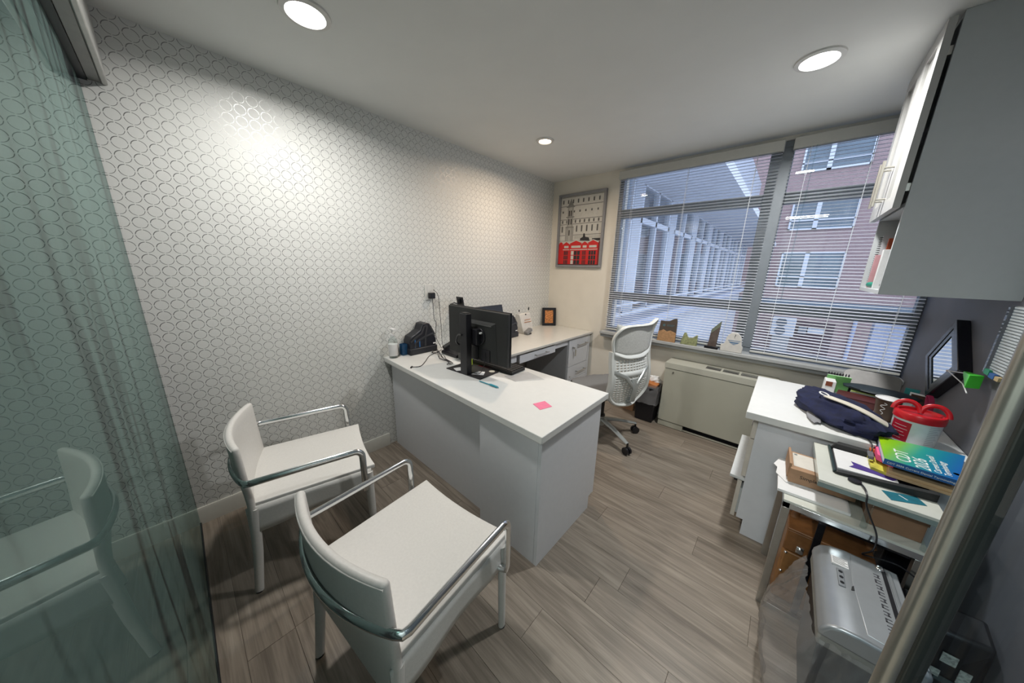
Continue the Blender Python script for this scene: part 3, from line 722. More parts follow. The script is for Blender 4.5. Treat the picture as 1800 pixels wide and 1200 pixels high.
# scanner (compact check scanner shape)
def scanner(name, label, x0, x1, y0, sc, group, zs=1.0):
    t = thing(name, label, 'scanner', ((x0+x1)/2, y0+0.14*sc, 0.75), group=group)
    Y = lambda a: y0+a*sc
    Z = lambda a: 0.752+a*zs
    prof = [(0.0, 0.0), (0.30, 0.0), (0.305, 0.10), (0.275, 0.165), (0.235, 0.235), (0.20, 0.245), (0.15, 0.24), (0.125, 0.19), (0.07, 0.165), (0.02, 0.145), (0.0, 0.11)]
    P = [(Y(a), Z(b)) for a, b in prof]
    part(t, 'body', MB().prism(P, 'x', x0, x1), DKNAVY, bevel=0.008)
    part(t, 'base', MB().box(x0-0.005, Y(-0.005), 0.7505, x1+0.008, Y(0.31), Z(0.05)), M('charcoal base', (0.016, 0.017, 0.022), 0.45), bevel=0.006)
    r = MB(); xf = x1+0.001
    for pts in ([(0.012, 0.105), (0.075, 0.140), (0.135, 0.165), (0.165, 0.215), (0.20, 0.222)], [(0.055, 0.06), (0.06, 0.095), (0.16, 0.130), (0.262, 0.150), (0.285, 0.125)], [(0.20, 0.222), (0.175, 0.135), (0.172, 0.055)], [(0.235, 0.215), (0.285, 0.14)]):
        r.tube([(xf, Y(p), Z(q_)) for p, q_ in pts], (0.004, 0.009), 6, up=(1, 0, 0))
    part(t, 'rib', r, M('charcoal ribs', (0.035, 0.036, 0.04), 0.4))
    g = MB()
    for a in (0.05, 0.10): g.box(x1-0.004, Y(a), Z(0.055), x1+0.003, Y(a+0.012), Z(0.12))
    part(t, 'card_slot', g, M('blue slot', (0.02, 0.10, 0.26), 0.4), label='blue lined card slots')
    part(t, 'logo_plate', MB().box(x1, Y(0.265), Z(0.062), x1+0.0015, Y(0.295), Z(0.072)), PAPER)
    return t
scanner('check_scanner', 'dark desktop scanner beside the sanitizer bottle at the patterned wall', 0.008, 0.112, 1.158, 0.79, 'desktop scanners', 1.0)
scanner('check_scanner', 'dark desktop scanner partly hidden behind the monitor', 0.08, 0.23, 2.02, 0.95, 'desktop scanners', 0.95)
t = thing('blue_card_rack', 'small blue wire rack of cards between the sanitizer bottle and the scanner', 'rack', (0.047, 1.14, 0.75))
for k in range(3): part(t, 'divider', MB().box(0.025+k*0.02, 1.115, 0.7525, 0.027+k*0.02, 1.165, 0.84), M('blue plastic', (0.015, 0.07, 0.16), 0.3))
part(t, 'foot', MB().box(0.02, 1.11, 0.7502, 0.075, 1.17, 0.7525), CLEAR)
t = thing('sanitizer_bottle', 'clear pump bottle with a white label at the desk end by the wall', 'bottle', (0.065, 1.043, 0.75))
part(t, 'bottle_body', MB().lathe([(0.028, 0), (0.034, 0.006), (0.034, 0.12), (0.03, 0.145), (0.014, 0.16), (0.014, 0.175)], (0.065, 1.043, 0.7505), 24), CLEAR)
part(t, 'label', MB().lathe([(0.0346, 0.02), (0.0346, 0.11)], (0.065, 1.043, 0.7505), 24), PAPER)
part(t, 'pump', MB().cyl((0.065, 1.043, 0.922), (0.065, 1.043, 0.938), 0.016).cyl((0.065, 1.043, 0.938), (0.065, 1.043, 0.968), 0.005).box(0.05, 1.03, 0.966, 0.105, 1.056, 0.98), M('white pump', (0.7, 0.7, 0.7), 0.4), bevel=0.002)

# second screen, phone, arm behind the monitor
t = thing('tilted_screen', 'black flat screen leaning behind the big monitor on the side desk', 'monitor', (0.25, 1.90, 0.75))
part(t, 'panel', MB().obox((0.25, 1.90, 0.985), (0.022, 0.33, 0.235), Matrix.Rotation(math.radians(-14), 3, 'Y')), BLACK, bevel=0.004)
part(t, 'stand', MB().cyl((0.24, 1.90, 0.765), (0.24, 1.90, 0.93), 0.014).box(0.17, 1.81, 0.7525, 0.32, 1.99, 0.766), BLACKM, bevel=0.002)
t = thing('desk_phone', 'black desk phone among the cables left of the monitor column', 'phone', (0.28, 1.42, 0.75))
part(t, 'phone_base', MB().hexa([(0.22, 1.37, 0.7505), (0.42, 1.37, 0.7505), (0.42, 1.54, 0.7505), (0.22, 1.54, 0.7505)], [(0.22, 1.37, 0.775), (0.42, 1.37, 0.775), (0.42, 1.54, 0.835), (0.22, 1.54, 0.835)]), BLACK, bevel=0.005)
part(t, 'handset', MB().tube([(0.24, 1.38, 0.80), (0.245, 1.45, 0.828), (0.24, 1.53, 0.857)], 0.018, 10), BLACKM)
part(t, 'speaker_box', MB().box(0.425, 1.38, 0.7505, 0.50, 1.44, 0.87), M('grey metal box', (0.12, 0.12, 0.12), 0.4), bevel=0.006)
t = thing('webcam_arm', 'thin black clamp arm with a small plate rising behind the monitor', 'arm', (0.10, 1.62, 0.75))
part(t, 'pole', MB().cyl((0.10, 1.66, 0.766), (0.10, 1.66, 1.10), 0.006), BLACK)
part(t, 'foot', MB().box(0.05, 1.61, 0.7525, 0.15, 1.70, 0.766), BLACK)
part(t, 'plate', MB().obox((0.10, 1.672, 1.12), (0.09, 0.008, 0.13), rot('X', 10)), BLACK, bevel=0.001)
part(t, 'arm', MB().tube([(0.10, 1.66, 1.12), (0.09, 1.61, 1.135), (0.085, 1.575, 1.125), (0.09, 1.585, 1.10)], 0.006, 8).cyl((0.1, 1.655, 1.13), (0.1, 1.655, 1.165), 0.015), BLACK)

# outlet with plugs and the cables on the desk
t = thing('wall_outlet', 'white double socket plate on the patterned wall with black plugs', 'outlet', (0.0, 1.42, 1.23))
part(t, 'plate', MB().box(0.0005, 1.378, 1.166, 0.007, 1.462, 1.292), M('white plastic plate', (0.68, 0.68, 0.65), 0.4), bevel=0.002)
part(t, 'plug', MB().box(0.007, 1.405, 1.178, 0.045, 1.452, 1.226), BLACK, bevel=0.003)
part(t, 'receptacle', MB().box(0.007, 1.40, 1.235, 0.009, 1.44, 1.275), M('white plastic plate', (0.68, 0.68, 0.65)))
cbm = MB().tube(smooth_path([(0.035, 1.43, 1.18), (0.03, 1.435, 1.12), (0.03, 1.44, 1.0), (0.035, 1.455, 0.97), (0.03, 1.45, 0.85), (0.06, 1.47, 0.77), (0.10, 1.46, 0.757)]), 0.0022, 6)
cbm.tube(smooth_path([(0.02, 1.45, 1.25), (0.035, 1.485, 1.20), (0.03, 1.50, 1.05), (0.03, 1.51, 0.9), (0.05, 1.50, 0.79), (0.10, 1.48, 0.757), (0.16, 1.46, 0.756)]), 0.0022, 6)
solo('power_cords', cbm, BLACK, 'pair of thin black cords hanging from the wall socket to the desk', 'cable', (0.05, 1.47, 0.76))
t = thing('charging_cable', 'black charging cable curling over the desktop, its plug toward the desk front', 'cable', (0.25, 1.2, 0.75))
part(t, 'cord', MB().tube(smooth_path([(0.14, 1.43, 0.756), (0.17, 1.37, 0.754), (0.22, 1.26, 0.753), (0.33, 1.15, 0.753), (0.395, 1.07, 0.753), (0.372, 1.018, 0.754)]), 0.0024, 6), BLACK)
part(t, 'connector', MB().tube([(0.37, 1.022, 0.756), (0.385, 1.004, 0.756)], 0.005, 8), BLACK)
tg = MB()
for k in range(5):
    a = k*1.1
    tg.tube(smooth_path([(0.13+0.01*k, 1.345-0.008*k, 0.757), (0.17+0.03*k, 1.32-0.01*math.sin(a), 0.775+0.012*math.sin(a)), (0.25+0.03*k, 1.30+0.015*math.cos(a), 0.80-0.006*k), (0.33+0.02*k, 1.27+0.02*math.sin(a*2), 0.765), (0.42+0.02*k, 1.275, 0.757), (0.47+0.012*k, 1.24+0.02*math.cos(a), 0.757)], 5), 0.0022, 6)
solo('cable_tangle', tg, BLACK, 'tangle of black cables on the desk left of the monitor column', 'cable', (0.3, 1.35, 0.757))

# white gift bag and small gadget on the side desk
t = thing('paper_bag', 'white paper bag with pointed corners standing on the side desk', 'bag', (0.13, 2.52, 0.752))
bz = 0.7525
part(t, 'bag_body', MB().hexa([(0.06, 2.42, bz), (0.20, 2.44, bz), (0.20, 2.61, bz), (0.06, 2.60, bz)], [(0.11, 2.41, 0.96), (0.15, 2.42, 0.95), (0.15, 2.60, 0.96), (0.11, 2.60, 0.96)])
     .prism([(2.41, 0.955), (2.45, 0.945), (2.43, 1.0)], 'x', 0.128, 0.135).prism([(2.56, 0.945), (2.60, 0.955), (2.59, 1.01)], 'x', 0.128, 0.135), M('white bag paper', (0.66, 0.64, 0.60), 0.6))
part(t, 'print', MB().box(0.1865, 2.46, 0.87, 0.1885, 2.58, 0.876).box(0.180, 2.47, 0.895, 0.184, 2.57, 0.90), M('rust ink', (0.5, 0.2, 0.08), 0.6))
part(t, 'ear_tip', MB().ball((0.135, 2.43, 0.995), (0.006, 0.008, 0.012), 8, 6).ball((0.135, 2.59, 1.005), (0.006, 0.01, 0.02), 8, 6).ball((0.152, 2.52, 0.95), (0.006, 0.012, 0.008), 8, 6), BLACK)
t = thing('card_reader', 'small grey gadget lying in front of the white paper bag', 'card reader', (0.24, 2.47, 0.752))
part(t, 'shell', MB().obox((0.245, 2.46, 0.785), (0.05, 0.09, 0.035), rot('X', 25)), M('grey gadget', (0.2, 0.2, 0.2), 0.35), bevel=0.006)
part(t, 'foot', MB().box(0.23, 2.43, 0.7525, 0.26, 2.50, 0.766), BLACK)

# ================================================================== VISITOR CHAIRS (leather sling, chrome hoop arms)
def chair(label, loc, rz):
    t = thing('visitor_chair', label, 'chair', loc, rz, group='white leather visitor chairs')
    def leg(x, y, top, lean):
        mb = MB().tube([(x+lean[0], y+lean[1], 0.004), (x+lean[0]*0.4, y+lean[1]*0.4, 0.2), (x, y, top)], (0.015, 0.019), 12, scales=[0.85, 0.95, 1.1])
        l = part(t, 'leg', mb, LEATHER, local=True)
        part(t, 'foot_cap', MB().cyl((x+lean[0], y+lean[1], 0.0), (x+lean[0], y+lean[1], 0.006), 0.014, n=12), BLACK, local=True, parent=l)
    for s in (-1, 1):
        leg(s*0.243, 0.243, 0.415, (s*0.004, 0.0)); leg(s*0.240, -0.210, 0.42, (s*0.008, -0.037))
    def seat(u, v):
        x = -0.245+0.49*u; y = -0.225+0.50*v
        y -= 0.012*(1-(2*u-1)**2)*v
        return Vector((x, y, 0.437-0.010*(1-(2*u-1)**2)*(0.4+0.6*v)))
    sb = MB().grid(seat, 10, 10)
    part(t, 'seat', sb, LEATHER, local=True, solid=0.022, bevel=0.004)
    for s in (-1, 1):
        def skirt(u, v):
            y = -0.235+0.49*u; drop = 0.105+0.025*(1-u)*(1-u)
            return Vector((s*(0.246+0.006*math.sin(u*9)*v), y, 0.432-drop*v))
        k = MB().grid(skirt, 12, 4)
        part(t, 'side_skirt', k, LEATHER, local=True, solid=0.006)
    def back(u, v):
        a = 2*u-1; z = 0.285+0.437*v
        bow = 0.058*(1-a*a)*min(1, max(0, (v-0.15)/0.5))
        lean = -0.018*max(0, v-0.4)-0.028*max(0, 0.35-v)
        if v < 0.2: z += (0.2-v)*0.0
        return Vector((a*0.252+0.004, -0.212-bow*0.85+lean, z))
    part(t, 'backrest', MB().grid(back, 16, 10), LEATHER, local=True, solid=0.028, bevel=0.011)
    pp = [back(i/16, 1.0)+Vector((0, -0.0125, -0.010)) for i in range(17)]
    part(t, 'piping', MB().tube(pp, 0.003, 8), LEATHER, local=True)
    zt = 0.572
    pts = [(0.20, 0.205, 0.345), (0.262, 0.215, 0.342), (0.283, 0.218, 0.348), (0.287, 0.218, 0.37), (0.287, 0.218, zt-0.04)]
    pts += [(0.287, 0.218-0.035+0.035*math.cos(a*PI/12), zt-0.035+0.035*math.sin(a*PI/12)) for a in range(1, 7)]
    pts += [(0.287, 0.05, zt), (0.288, -0.10, zt), (0.290, -0.196, zt), (0.285, -0.214, zt), (0.266, -0.226, zt)]
    pts += [(0.266*(1-i/8), -0.226-0.062*(1-(1-i/8)**2), zt) for i in range(1, 9)]
    pts += [(-p[0], p[1], p[2]) for p in pts[:-1][::-1]]
    part(t, 'arm_rail', MB().tube(pts, (0.015, 0.009), 12, up=(0, 1, 0)), CHROME, local=True)
    return t
def chair_at(label, bl, heading):
    h = math.radians(heading); c, s = math.cos(h), math.sin(h)
    x, y = -0.248, -0.247
    return chair(label, (bl[0]-(c*x-s*y), bl[1]-(s*x+c*y), 0), h)
chair_at('white leather armchair closer to the camera, beside the desk corner', (1.155, 0.14), 6.4)
h1 = math.radians(-12.5)
chair_at('white leather armchair against the patterned wall next to the glass partition', (0.698-0.496*math.cos(h1), 0.03-0.496*math.sin(h1)), -12.5)

# ================================================================== OFFICE CHAIR
t = thing('office_chair', 'white perforated back swivel chair with grey seat at the side desk', 'chair', (1.19, 2.365, 0), math.radians(68.8))
part(t, 'hub', MB().cyl((0, 0, 0.10), (0, 0, 0.185), 0.034, 0.03), M('silver base', (0.42, 0.44, 0.43), 0.35, 0.5), local=True)
part(t, 'gas_column', MB().cyl((0, 0, 0.185), (0, 0, 0.40), 0.022).cyl((0, 0, 0.185), (0, 0, 0.20), 0.034), BLACK, local=True)
for k in range(5):
    a = math.radians(-24.4-68.8+72*k); d = Vector((math.cos(a), math.sin(a), 0)); e = d*0.335
    s_ = part(t, 'spoke', MB().tube([d*0.02+Vector((0, 0, 0.155)), d*0.17+Vector((0, 0, 0.135)), e+Vector((0, 0, 0.095))], (0.013, 0.024), 8, up=(0, 0, 1), scales=[1.2, 1, 0.7]), M('silver base', (0.42, 0.44, 0.43)), local=True)
    sd = Vector((-d.y, d.x, 0)); w_ = MB()
    for q in (-1, 1): w_.cyl(e+Vector((0, 0, 0.032))+sd*(q*0.006), e+Vector((0, 0, 0.032))+sd*(q*0.024), 0.031, n=18)
    w_.cyl(e+Vector((0, 0, 0.05)), e+Vector((0, 0, 0.10)), 0.008)
    part(t, 'caster', w_, BLACK, local=True, parent=s_)
part(t, 'mechanism', MB().box(-0.10, -0.12, 0.38, 0.10, 0.10, 0.43), M('silver base', (0.42, 0.44, 0.43)), bevel=0.012, local=True)
def seatf(u, v):
    a = 2*u-1; b = 2*v-1
    rr = 1-0.22*max(0, abs(a)-0.5)*max(0, abs(b)-0.4)*4
    return Vector((a*0.245*rr, 0.035+b*0.235*rr, 0.468-0.02*max(0, b-0.4)**2*4+0.012*a*a-0.012*(1-b*b)))
part(t, 'seat', MB().grid(seatf, 16, 14), GREYFAB, local=True, solid=0.035, bevel=0.01)
ring = [seatf(0.5+0.5*max(-1, min(1, 1.25*math.cos(i*PI/20))), 0.5+0.5*max(-1, min(1, 1.25*math.sin(i*PI/20))))+Vector((0, 0, -0.022)) for i in range(40)]
part(t, 'seat_rim', MB().tube(ring, 0.010, 8, closed=True), WHITEPL, local=True)
# perforated shell: cells with hexagonal holes
def shell(u, v):                      # u -1..1, v 0..1
    z = 0.412+0.44*v
    hwid = 0.205*(1-(max(0, 0.30-v)/0.30)**2.2*0.55)*(1-0.06*v)
    y = -0.283+0.014*math.cos(v*2*PI)+0.034*u*u
    return Vector((u*hwid, y, z))
pf = MB(); NU, NV = 13, 22
for j in range(NV):
    for i in range(NU):
        u0, u1 = -1+2*i/NU, -1+2*(i+1)/NU; v0, v1 = j/NV, (j+1)/NV
        edge = i in (0, NU-1) or j in (0, NV-1) or (j > NV-4)
        if edge or (j % 2 and i == NU-2): pf.add([shell(u0, v0), shell(u1, v0), shell(u1, v1), shell(u0, v1)], [(0, 1, 2, 3)]); continue
        uc, vc, du, dv = (u0+u1)/2+(0.25*(u1-u0) if j % 2 else -0.1*(u1-u0)), (v0+v1)/2, (u1-u0)/2, (v1-v0)/2
        outer = [(u0, v0), ((u0+u1)/2, v0), (u1, v0), (u1, (v0+v1)/2), (u1, v1), ((u0+u1)/2, v1), (u0, v1), (u0, (v0+v1)/2)]
        inn = []
        for (a, b) in outer:
            an = math.atan2((b-(v0+v1)/2)/dv, (a-(u0+u1)/2)/du); inn.append(((u0+u1)/2+0.56*du*math.cos(an), vc+0.56*dv*math.sin(an)))
        pf.add([shell(*p) for p in outer]+[shell(*p) for p in inn], [(k, (k+1) % 8, 8+(k+1) % 8, 8+k) for k in range(8)])
part(t, 'back_shell', pf, WHITEPL, local=True, solid=0.010, merge=True)
rim = [shell(1, i/14) for i in range(3, 15)]; rim_l = [shell(-1, i/14) for i in range(14, 2, -1)]
bot = [shell(-1+2*i/12, 0) for i in range(1, 12)]
low = [shell(-1, k) for k in (0.15, 0.08, 0.03)]; lowr = [shell(1, k) for k in (0.03, 0.08, 0.15)]
part(t, 'shell_rim', MB().tube(rim_l+low+bot+lowr+rim, (0.016, 0.025), 8), WHITEPL, local=True)
# upper loop with fabric and flared corners
top = [(-0.185, -0.245, 0.85), (-0.195, -0.24, 0.92), (-0.19, -0.25, 0.975), (-0.165, -0.28, 1.03), (-0.12, -0.288, 1.046), (-0.06, -0.288, 1.048), (0.06, -0.288, 1.048), (0.13, -0.29, 1.058), (0.185, -0.285, 1.085), (0.198, -0.25, 1.00), (0.198, -0.24, 0.93), (0.185, -0.245, 0.85), (0.10, -0.278, 0.815), (0, -0.288, 0.808), (-0.10, -0.278, 0.815)]
lp = smooth_path(top+[top[0]], 4)[:-1]
part(t, 'upper_loop', MB().tube(lp, (0.010, 0.017), 8, closed=True), WHITEPL, local=True)
def fab(u, v):
    a = 2*u-1; zb = 0.812+0.03*a*a; zt_ = 1.045+0.02*a*a
    return Vector((a*0.188, -0.278+0.03*a*a-0.008*v, zb+(zt_-zb)*v))
part(t, 'upper_fabric', MB().grid(fab, 12, 8), M('pale grey mesh', (0.50, 0.50, 0.48), 0.8, var=0.15, scale=150), local=True, solid=0.004)
sp = MB().tube([(0, -0.30, 0.63), (0, -0.325, 0.56), (0.0, -0.31, 0.46), (0, -0.18, 0.40)], (0.014, 0.026), 10, up=(0, 1, 0))
for s in (-1, 1): sp.tube([(s*0.02, -0.315, 0.58), (s*0.09, -0.305, 0.66), (s*0.18, -0.262, 0.70)], (0.010, 0.016), 8, up=(0, 1, 0))
part(t, 'spine', sp, M('silver base', (0.42, 0.44, 0.43)), local=True)
part(t, 'lumbar_band', MB().grid(lambda u, v: Vector(((2*u-1)*0.185, -0.298+0.034*(2*u-1)**2, 0.645+0.05*v)), 10, 2), WHITEPL, local=True, solid=0.008)

# ================================================================== WASTE BIN, CONVECTOR, BOARD
t = thing('waste_bin', 'black waste bin with a clear liner beside the convector cabinet', 'bin', (1.41, 2.98, 0))
def taper(a, b, z0, z1, g0, g1):
    (x0, y0), (x1, y1) = a, b
    return [(x0+g0, y0+g0, z0), (x1-g0, y0+g0, z0), (x1-g0, y1-g0, z0), (x0+g0, y1-g0, z0)], [(x0+g1, y0+g1, z1), (x1-g1, y0+g1, z1), (x1-g1, y1-g1, z1), (x0+g1, y1-g1, z1)]
part(t, 'bucket', MB().hexa(*taper((1.285, 2.88), (1.488, 3.085), 0.0, 0.36, 0.02, 0.0)), BLACK, bevel=0.008)
LIN = glass('clear bin liner', (0.75, 0.75, 0.77), 1.35, 0.12, body=(0.5, 0.5, 0.52), bodymix=0.25)
def wrap(u, v):
    a = 2*PI*u; sx, sy = math.cos(a), math.sin(a); k = max(abs(sx), abs(sy))
    z = 0.19+0.20*v+0.02*noise.noise((sx*3, sy*3, v*3)); g = 0.106+0.010*noise.noise((sx*5, sy*5, v*6))
    return Vector((1.386+sx/k*g, 2.985+sy/k*g, z))
part(t, 'liner', MB().grid(wrap, 40, 8), LIN, merge=True)
part(t, 'trash', MB().obox((1.385, 2.96, 0.375), (0.16, 0.10, 0.05), rot('Y', 12)), M('orange carton', (0.46, 0.16, 0.04), 0.6), bevel=0.004)
part(t, 'crumpled_paper', MB().ball((1.40, 3.02, 0.40), (0.07, 0.04, 0.045), 14, 9, fn=lambda p, d: p*(1+0.35*noise.noise(d*3.1))).ball((1.33, 2.93, 0.37), (0.04, 0.04, 0.03), 12, 8, fn=lambda p, d: p*(1+0.4*noise.noise(d*2.3))), PAPER, smooth=False)
solo('flat_cardboard', MB().obox((1.14, 3.05, 0.15), (0.20, 0.012, 0.30), rot('X', -8)), CARD, 'brown cardboard sheet leaning on the wall behind the office chair', 'cardboard', (1.17, 3.05, 0))

t = thing('convector_cabinet', 'beige metal heating cabinet below the window with top grilles', 'heater', (1.9, 3.04, 0))
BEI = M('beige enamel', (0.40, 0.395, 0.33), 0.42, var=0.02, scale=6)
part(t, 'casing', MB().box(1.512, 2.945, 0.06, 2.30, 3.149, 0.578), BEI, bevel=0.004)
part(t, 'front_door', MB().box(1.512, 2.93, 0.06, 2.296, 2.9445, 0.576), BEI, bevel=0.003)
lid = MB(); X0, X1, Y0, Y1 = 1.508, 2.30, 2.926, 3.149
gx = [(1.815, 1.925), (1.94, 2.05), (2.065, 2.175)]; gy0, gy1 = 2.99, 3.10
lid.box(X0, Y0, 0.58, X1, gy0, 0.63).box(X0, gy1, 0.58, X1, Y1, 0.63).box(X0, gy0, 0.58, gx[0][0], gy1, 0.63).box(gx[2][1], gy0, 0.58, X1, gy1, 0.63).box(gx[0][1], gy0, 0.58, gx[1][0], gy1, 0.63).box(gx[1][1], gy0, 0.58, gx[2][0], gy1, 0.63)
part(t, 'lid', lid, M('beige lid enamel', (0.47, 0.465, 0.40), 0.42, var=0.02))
for a, b in gx:
    g = MB().box(a, gy0, 0.60, b, gy1, 0.61)
    k = a+0.006
    while k < b-0.004: g.box(k, gy0+0.003, 0.61, k+0.003, gy1-0.003, 0.625); k += 0.007
    part(t, 'grille', g, M('grey grille', (0.17, 0.17, 0.16), 0.5))
part(t, 'lock', MB().cyl((1.585, 2.925, 0.545), (1.585, 2.931, 0.545), 0.008), STEEL)
part(t, 'plinth', MB().box(1.515, 2.935, 0.004, 1.73, 2.95, 0.055).box(1.73, 2.945, 0.004, 2.29, 2.95, 0.018).box(1.6, 3.05, 0, 2.2, 3.149, 0.06), BEI, bevel=0.002)
part(t, 'toe_shade', MB().box(1.732, 2.99, 0.002, 2.29, 3.0, 0.058), BLACK)  # black strip standing in for shade in the open toe gap

# ================================================================== SILL AWARDS
SZ = 0.7975
t = thing('wood_award', 'brown and tan wooden plaque with a wavy top on the window sill', 'award', (1.45, 3.0530, SZ))
prof = [(1.372, SZ), (1.533, SZ), (1.528, 0.99), (1.522, 1.022), (1.50, 1.018), (1.46, 0.992), (1.42, 0.988), (1.385, 0.99)]
part(t, 'dark_slab', MB().prism(prof, 'y', 3.0450, 3.0590), M('dark walnut', (0.085, 0.065, 0.05), 0.5), bevel=0.002)
wv = [(1.374, SZ+0.001), (1.531, SZ+0.001), (1.531, 0.885), (1.51, 0.895), (1.48, 0.905), (1.45, 0.893), (1.42, 0.908), (1.395, 0.893), (1.378, 0.89)]
part(t, 'tan_relief', MB().prism(wv, 'y', 3.0390, 3.0450), M('tan wood', (0.42, 0.24, 0.12), 0.5, var=0.2, scale=60), bevel=0.001)
part(t, 'emblem', MB().cyl((1.42, 3.0435, 0.95), (1.42, 3.0450, 0.95), 0.012).box(1.445, 3.0440, 0.953, 1.51, 3.0450, 0.958).box(1.445, 3.0440, 0.943, 1.50, 3.0450, 0.947), M('dull teal ink', (0.08, 0.14, 0.16), 0.5))
t = thing('green_award', 'small mottled green award with two peaks on the window sill', 'award', (1.64, 3.0530, SZ))
part(t, 'slab', MB().prism([(1.575, SZ), (1.71, SZ), (1.706, 0.895), (1.695, 0.893), (1.67, 0.868), (1.645, 0.862), (1.63, 0.87), (1.612, 0.908), (1.598, 0.905), (1.585, 0.85)], 'y', 3.0460, 3.0660), M('mottled green stone', (0.27, 0.29, 0.15), 0.4, var=0.35, scale=60), bevel=0.003)
t = thing('obelisk_award', 'dark slanted glass obelisk award on a black base', 'award', (1.82, 3.0530, SZ))
part(t, 'base', MB().box(1.768, 3.0410, SZ, 1.868, 3.0750, SZ+0.022), BLACK, bevel=0.002)
part(t, 'obelisk', MB().prism([(1.79, SZ+0.022), (1.852, SZ+0.022), (1.862, 1.046), (1.80, 0.965)], 'y', 3.0480, 3.0670), M('bronze glass block', (0.10, 0.075, 0.065), 0.1, var=0.2, spec=0.8), bevel=0.002)
part(t, 'bevel_face', MB().prism([(1.80, 0.966), (1.862, 1.047), (1.86, 1.0), (1.802, 0.935)], 'y', 3.0465, 3.0480), M('olive facet', (0.16, 0.18, 0.13), 0.2))
t = thing('arched_award', 'white stepped arch award printed with a question mark on the sill', 'award', (1.96, 3.0530, SZ))
ap = [(1.884, SZ), (2.036, SZ), (2.036, 0.85), (2.026, 0.862)]+[(1.968+0.055*math.cos(a), 0.893+0.072*math.sin(a)) for a in [math.radians(k) for k in range(0, 181, 15)]]+[(1.91, 0.87), (1.898, 0.858), (1.884, 0.852)]
part(t, 'slab', MB().prism(ap, 'y', 3.0430, 3.0610), M('white stone resin', (0.62, 0.60, 0.57), 0.5, var=0.06), bevel=0.004)
INK = M('blue grey ink', (0.12, 0.2, 0.32), 0.5)
text(t, 'lettering', '?', 0.045, (1.972, 3.0428, 0.918), (1, 0, 0), (0, 0, 1), M('dark ink', (0.03, 0.03, 0.04)), align='CENTER')
part(t, 'logo', MB().prism([(1.935, 0.885), (2.01, 0.885), (1.995, 0.872), (1.95, 0.872)], 'y', 3.0422, 3.0430).box(1.93, 3.0422, 0.893, 2.015, 3.0430, 0.898).prism([(1.955, 0.868), (1.99, 0.868), (1.9725, 0.86)], 'y', 3.0422, 3.0430), INK)
solo('yellow_wedge', MB().prism([(0.95, SZ), (1.07, SZ), (1.06, SZ+0.018), (1.0, SZ+0.022)], 'y', 3.0510, 3.0680), M('yellow plastic', (0.65, 0.42, 0.03), 0.5), 'small yellow wedge lying on the sill at the window corner', 'ornament', (1.0, 3.0580, SZ), bevel=0.003)

# ================================================================== RIGHT DESK
t = thing('side_cabinet_desk', 'white desk along the grey wall loaded with books, cup and tub', 'desk', (2.55, 2.25, 0))
part(t, 'desktop', MB().box(2.180, 1.888, 0.712, 2.884, 2.635, 0.75), WHITE, bevel=0.003)
part(t, 'end_panel', MB().prism([(2.268, 0.0), (2.86, 0.0), (2.86, 0.711), (2.236, 0.711), (2.236, 0.095), (2.268, 0.095)], 'y', 1.938, 1.956), WHITE_SIDE, bevel=0.001)
part(t, 'far_panel', MB().box(2.236, 2.60, 0.0, 2.86, 2.618, 0.711), WHITE_SIDE)
part(t, 'back_panel', MB().box(2.84, 1.957, 0.0, 2.858, 2.599, 0.711), WHITE_SIDE)
DT = M('bright drawer inside', (0.60, 0.62, 0.62), 0.18, var=0.03)
for z0, z1, x in ((0.345, 0.575, 2.236), (0.078, 0.312, 2.227), (0.58, 0.705, 2.236)):
    d = part(t, 'drawer', MB().box(x-0.020, 1.960, z0, x, 2.59, z1), M('cream board edge', (0.56, 0.52, 0.46), 0.4), bevel=0.001)
    part(t, 'drawer_tray', MB().box(x, 1.972, z0+0.02, 2.70, 2.58, z1-0.05), DT, parent=d)
    part(t, 'pull', MB().box(x-0.026, 2.2, z1-0.03, x-0.020, 2.35, z1-0.02), STEEL, parent=d)
part(t, 'drawer_ledge', MB().box(2.168, 1.958, 0.316, 2.237, 2.535, 0.333), DT, bevel=0.002)
part(t, 'drawer_runner', MB().box(2.19, 1.962, 0.302, 2.205, 1.98, 0.3155), BLACK)

TZ = 0.751
# navy jacket bundle with its strap
def lump(p, d):
    k = 1+0.30*noise.noise(d*1.7+Vector((3, 1, 0)))+0.10*noise.noise(Vector((d.x*3, d.y*9, d.z*5)))+0.04*noise.noise(d*14)
    p = p*k; p.z = max(p.z, -0.034); return p
t = thing('navy_jacket', 'folded navy blue jacket with a cream strap on the desk edge', 'jacket', (2.53, 2.13, TZ))
jm = Matrix.Rotation(math.radians(-62), 3, 'Z')
part(t, 'cloth', MB().ball((2.515, 2.135, TZ+0.036), (0.245, 0.115, 0.066), 48, 26, fn=lambda p, d: jm @ lump(p, d)), M('navy fabric', (0.004, 0.007, 0.036), 0.9, var=0.3, scale=40, bump=0.4), merge=True)
part(t, 'strap', MB().tube(smooth_path([(2.47, 2.101, 0.857), (2.496, 2.062, 0.861), (2.53, 2.032, 0.861), (2.565, 2.01, 0.855), (2.598, 1.99, 0.846), (2.624, 1.982, 0.834), (2.65, 1.985, 0.82)]), (0.006, 0.021), 10, up=(0, 0, 1)), M('cream webbing', (0.55, 0.51, 0.43), 0.8))
part(t, 'ring', MB().tube([(2.458+0.017*math.cos(a), 2.13+0.026*math.sin(a), 0.858-0.004*math.cos(a)) for a in [k*PI/8 for k in range(16)]], 0.0035, 8, closed=True), PAPER)
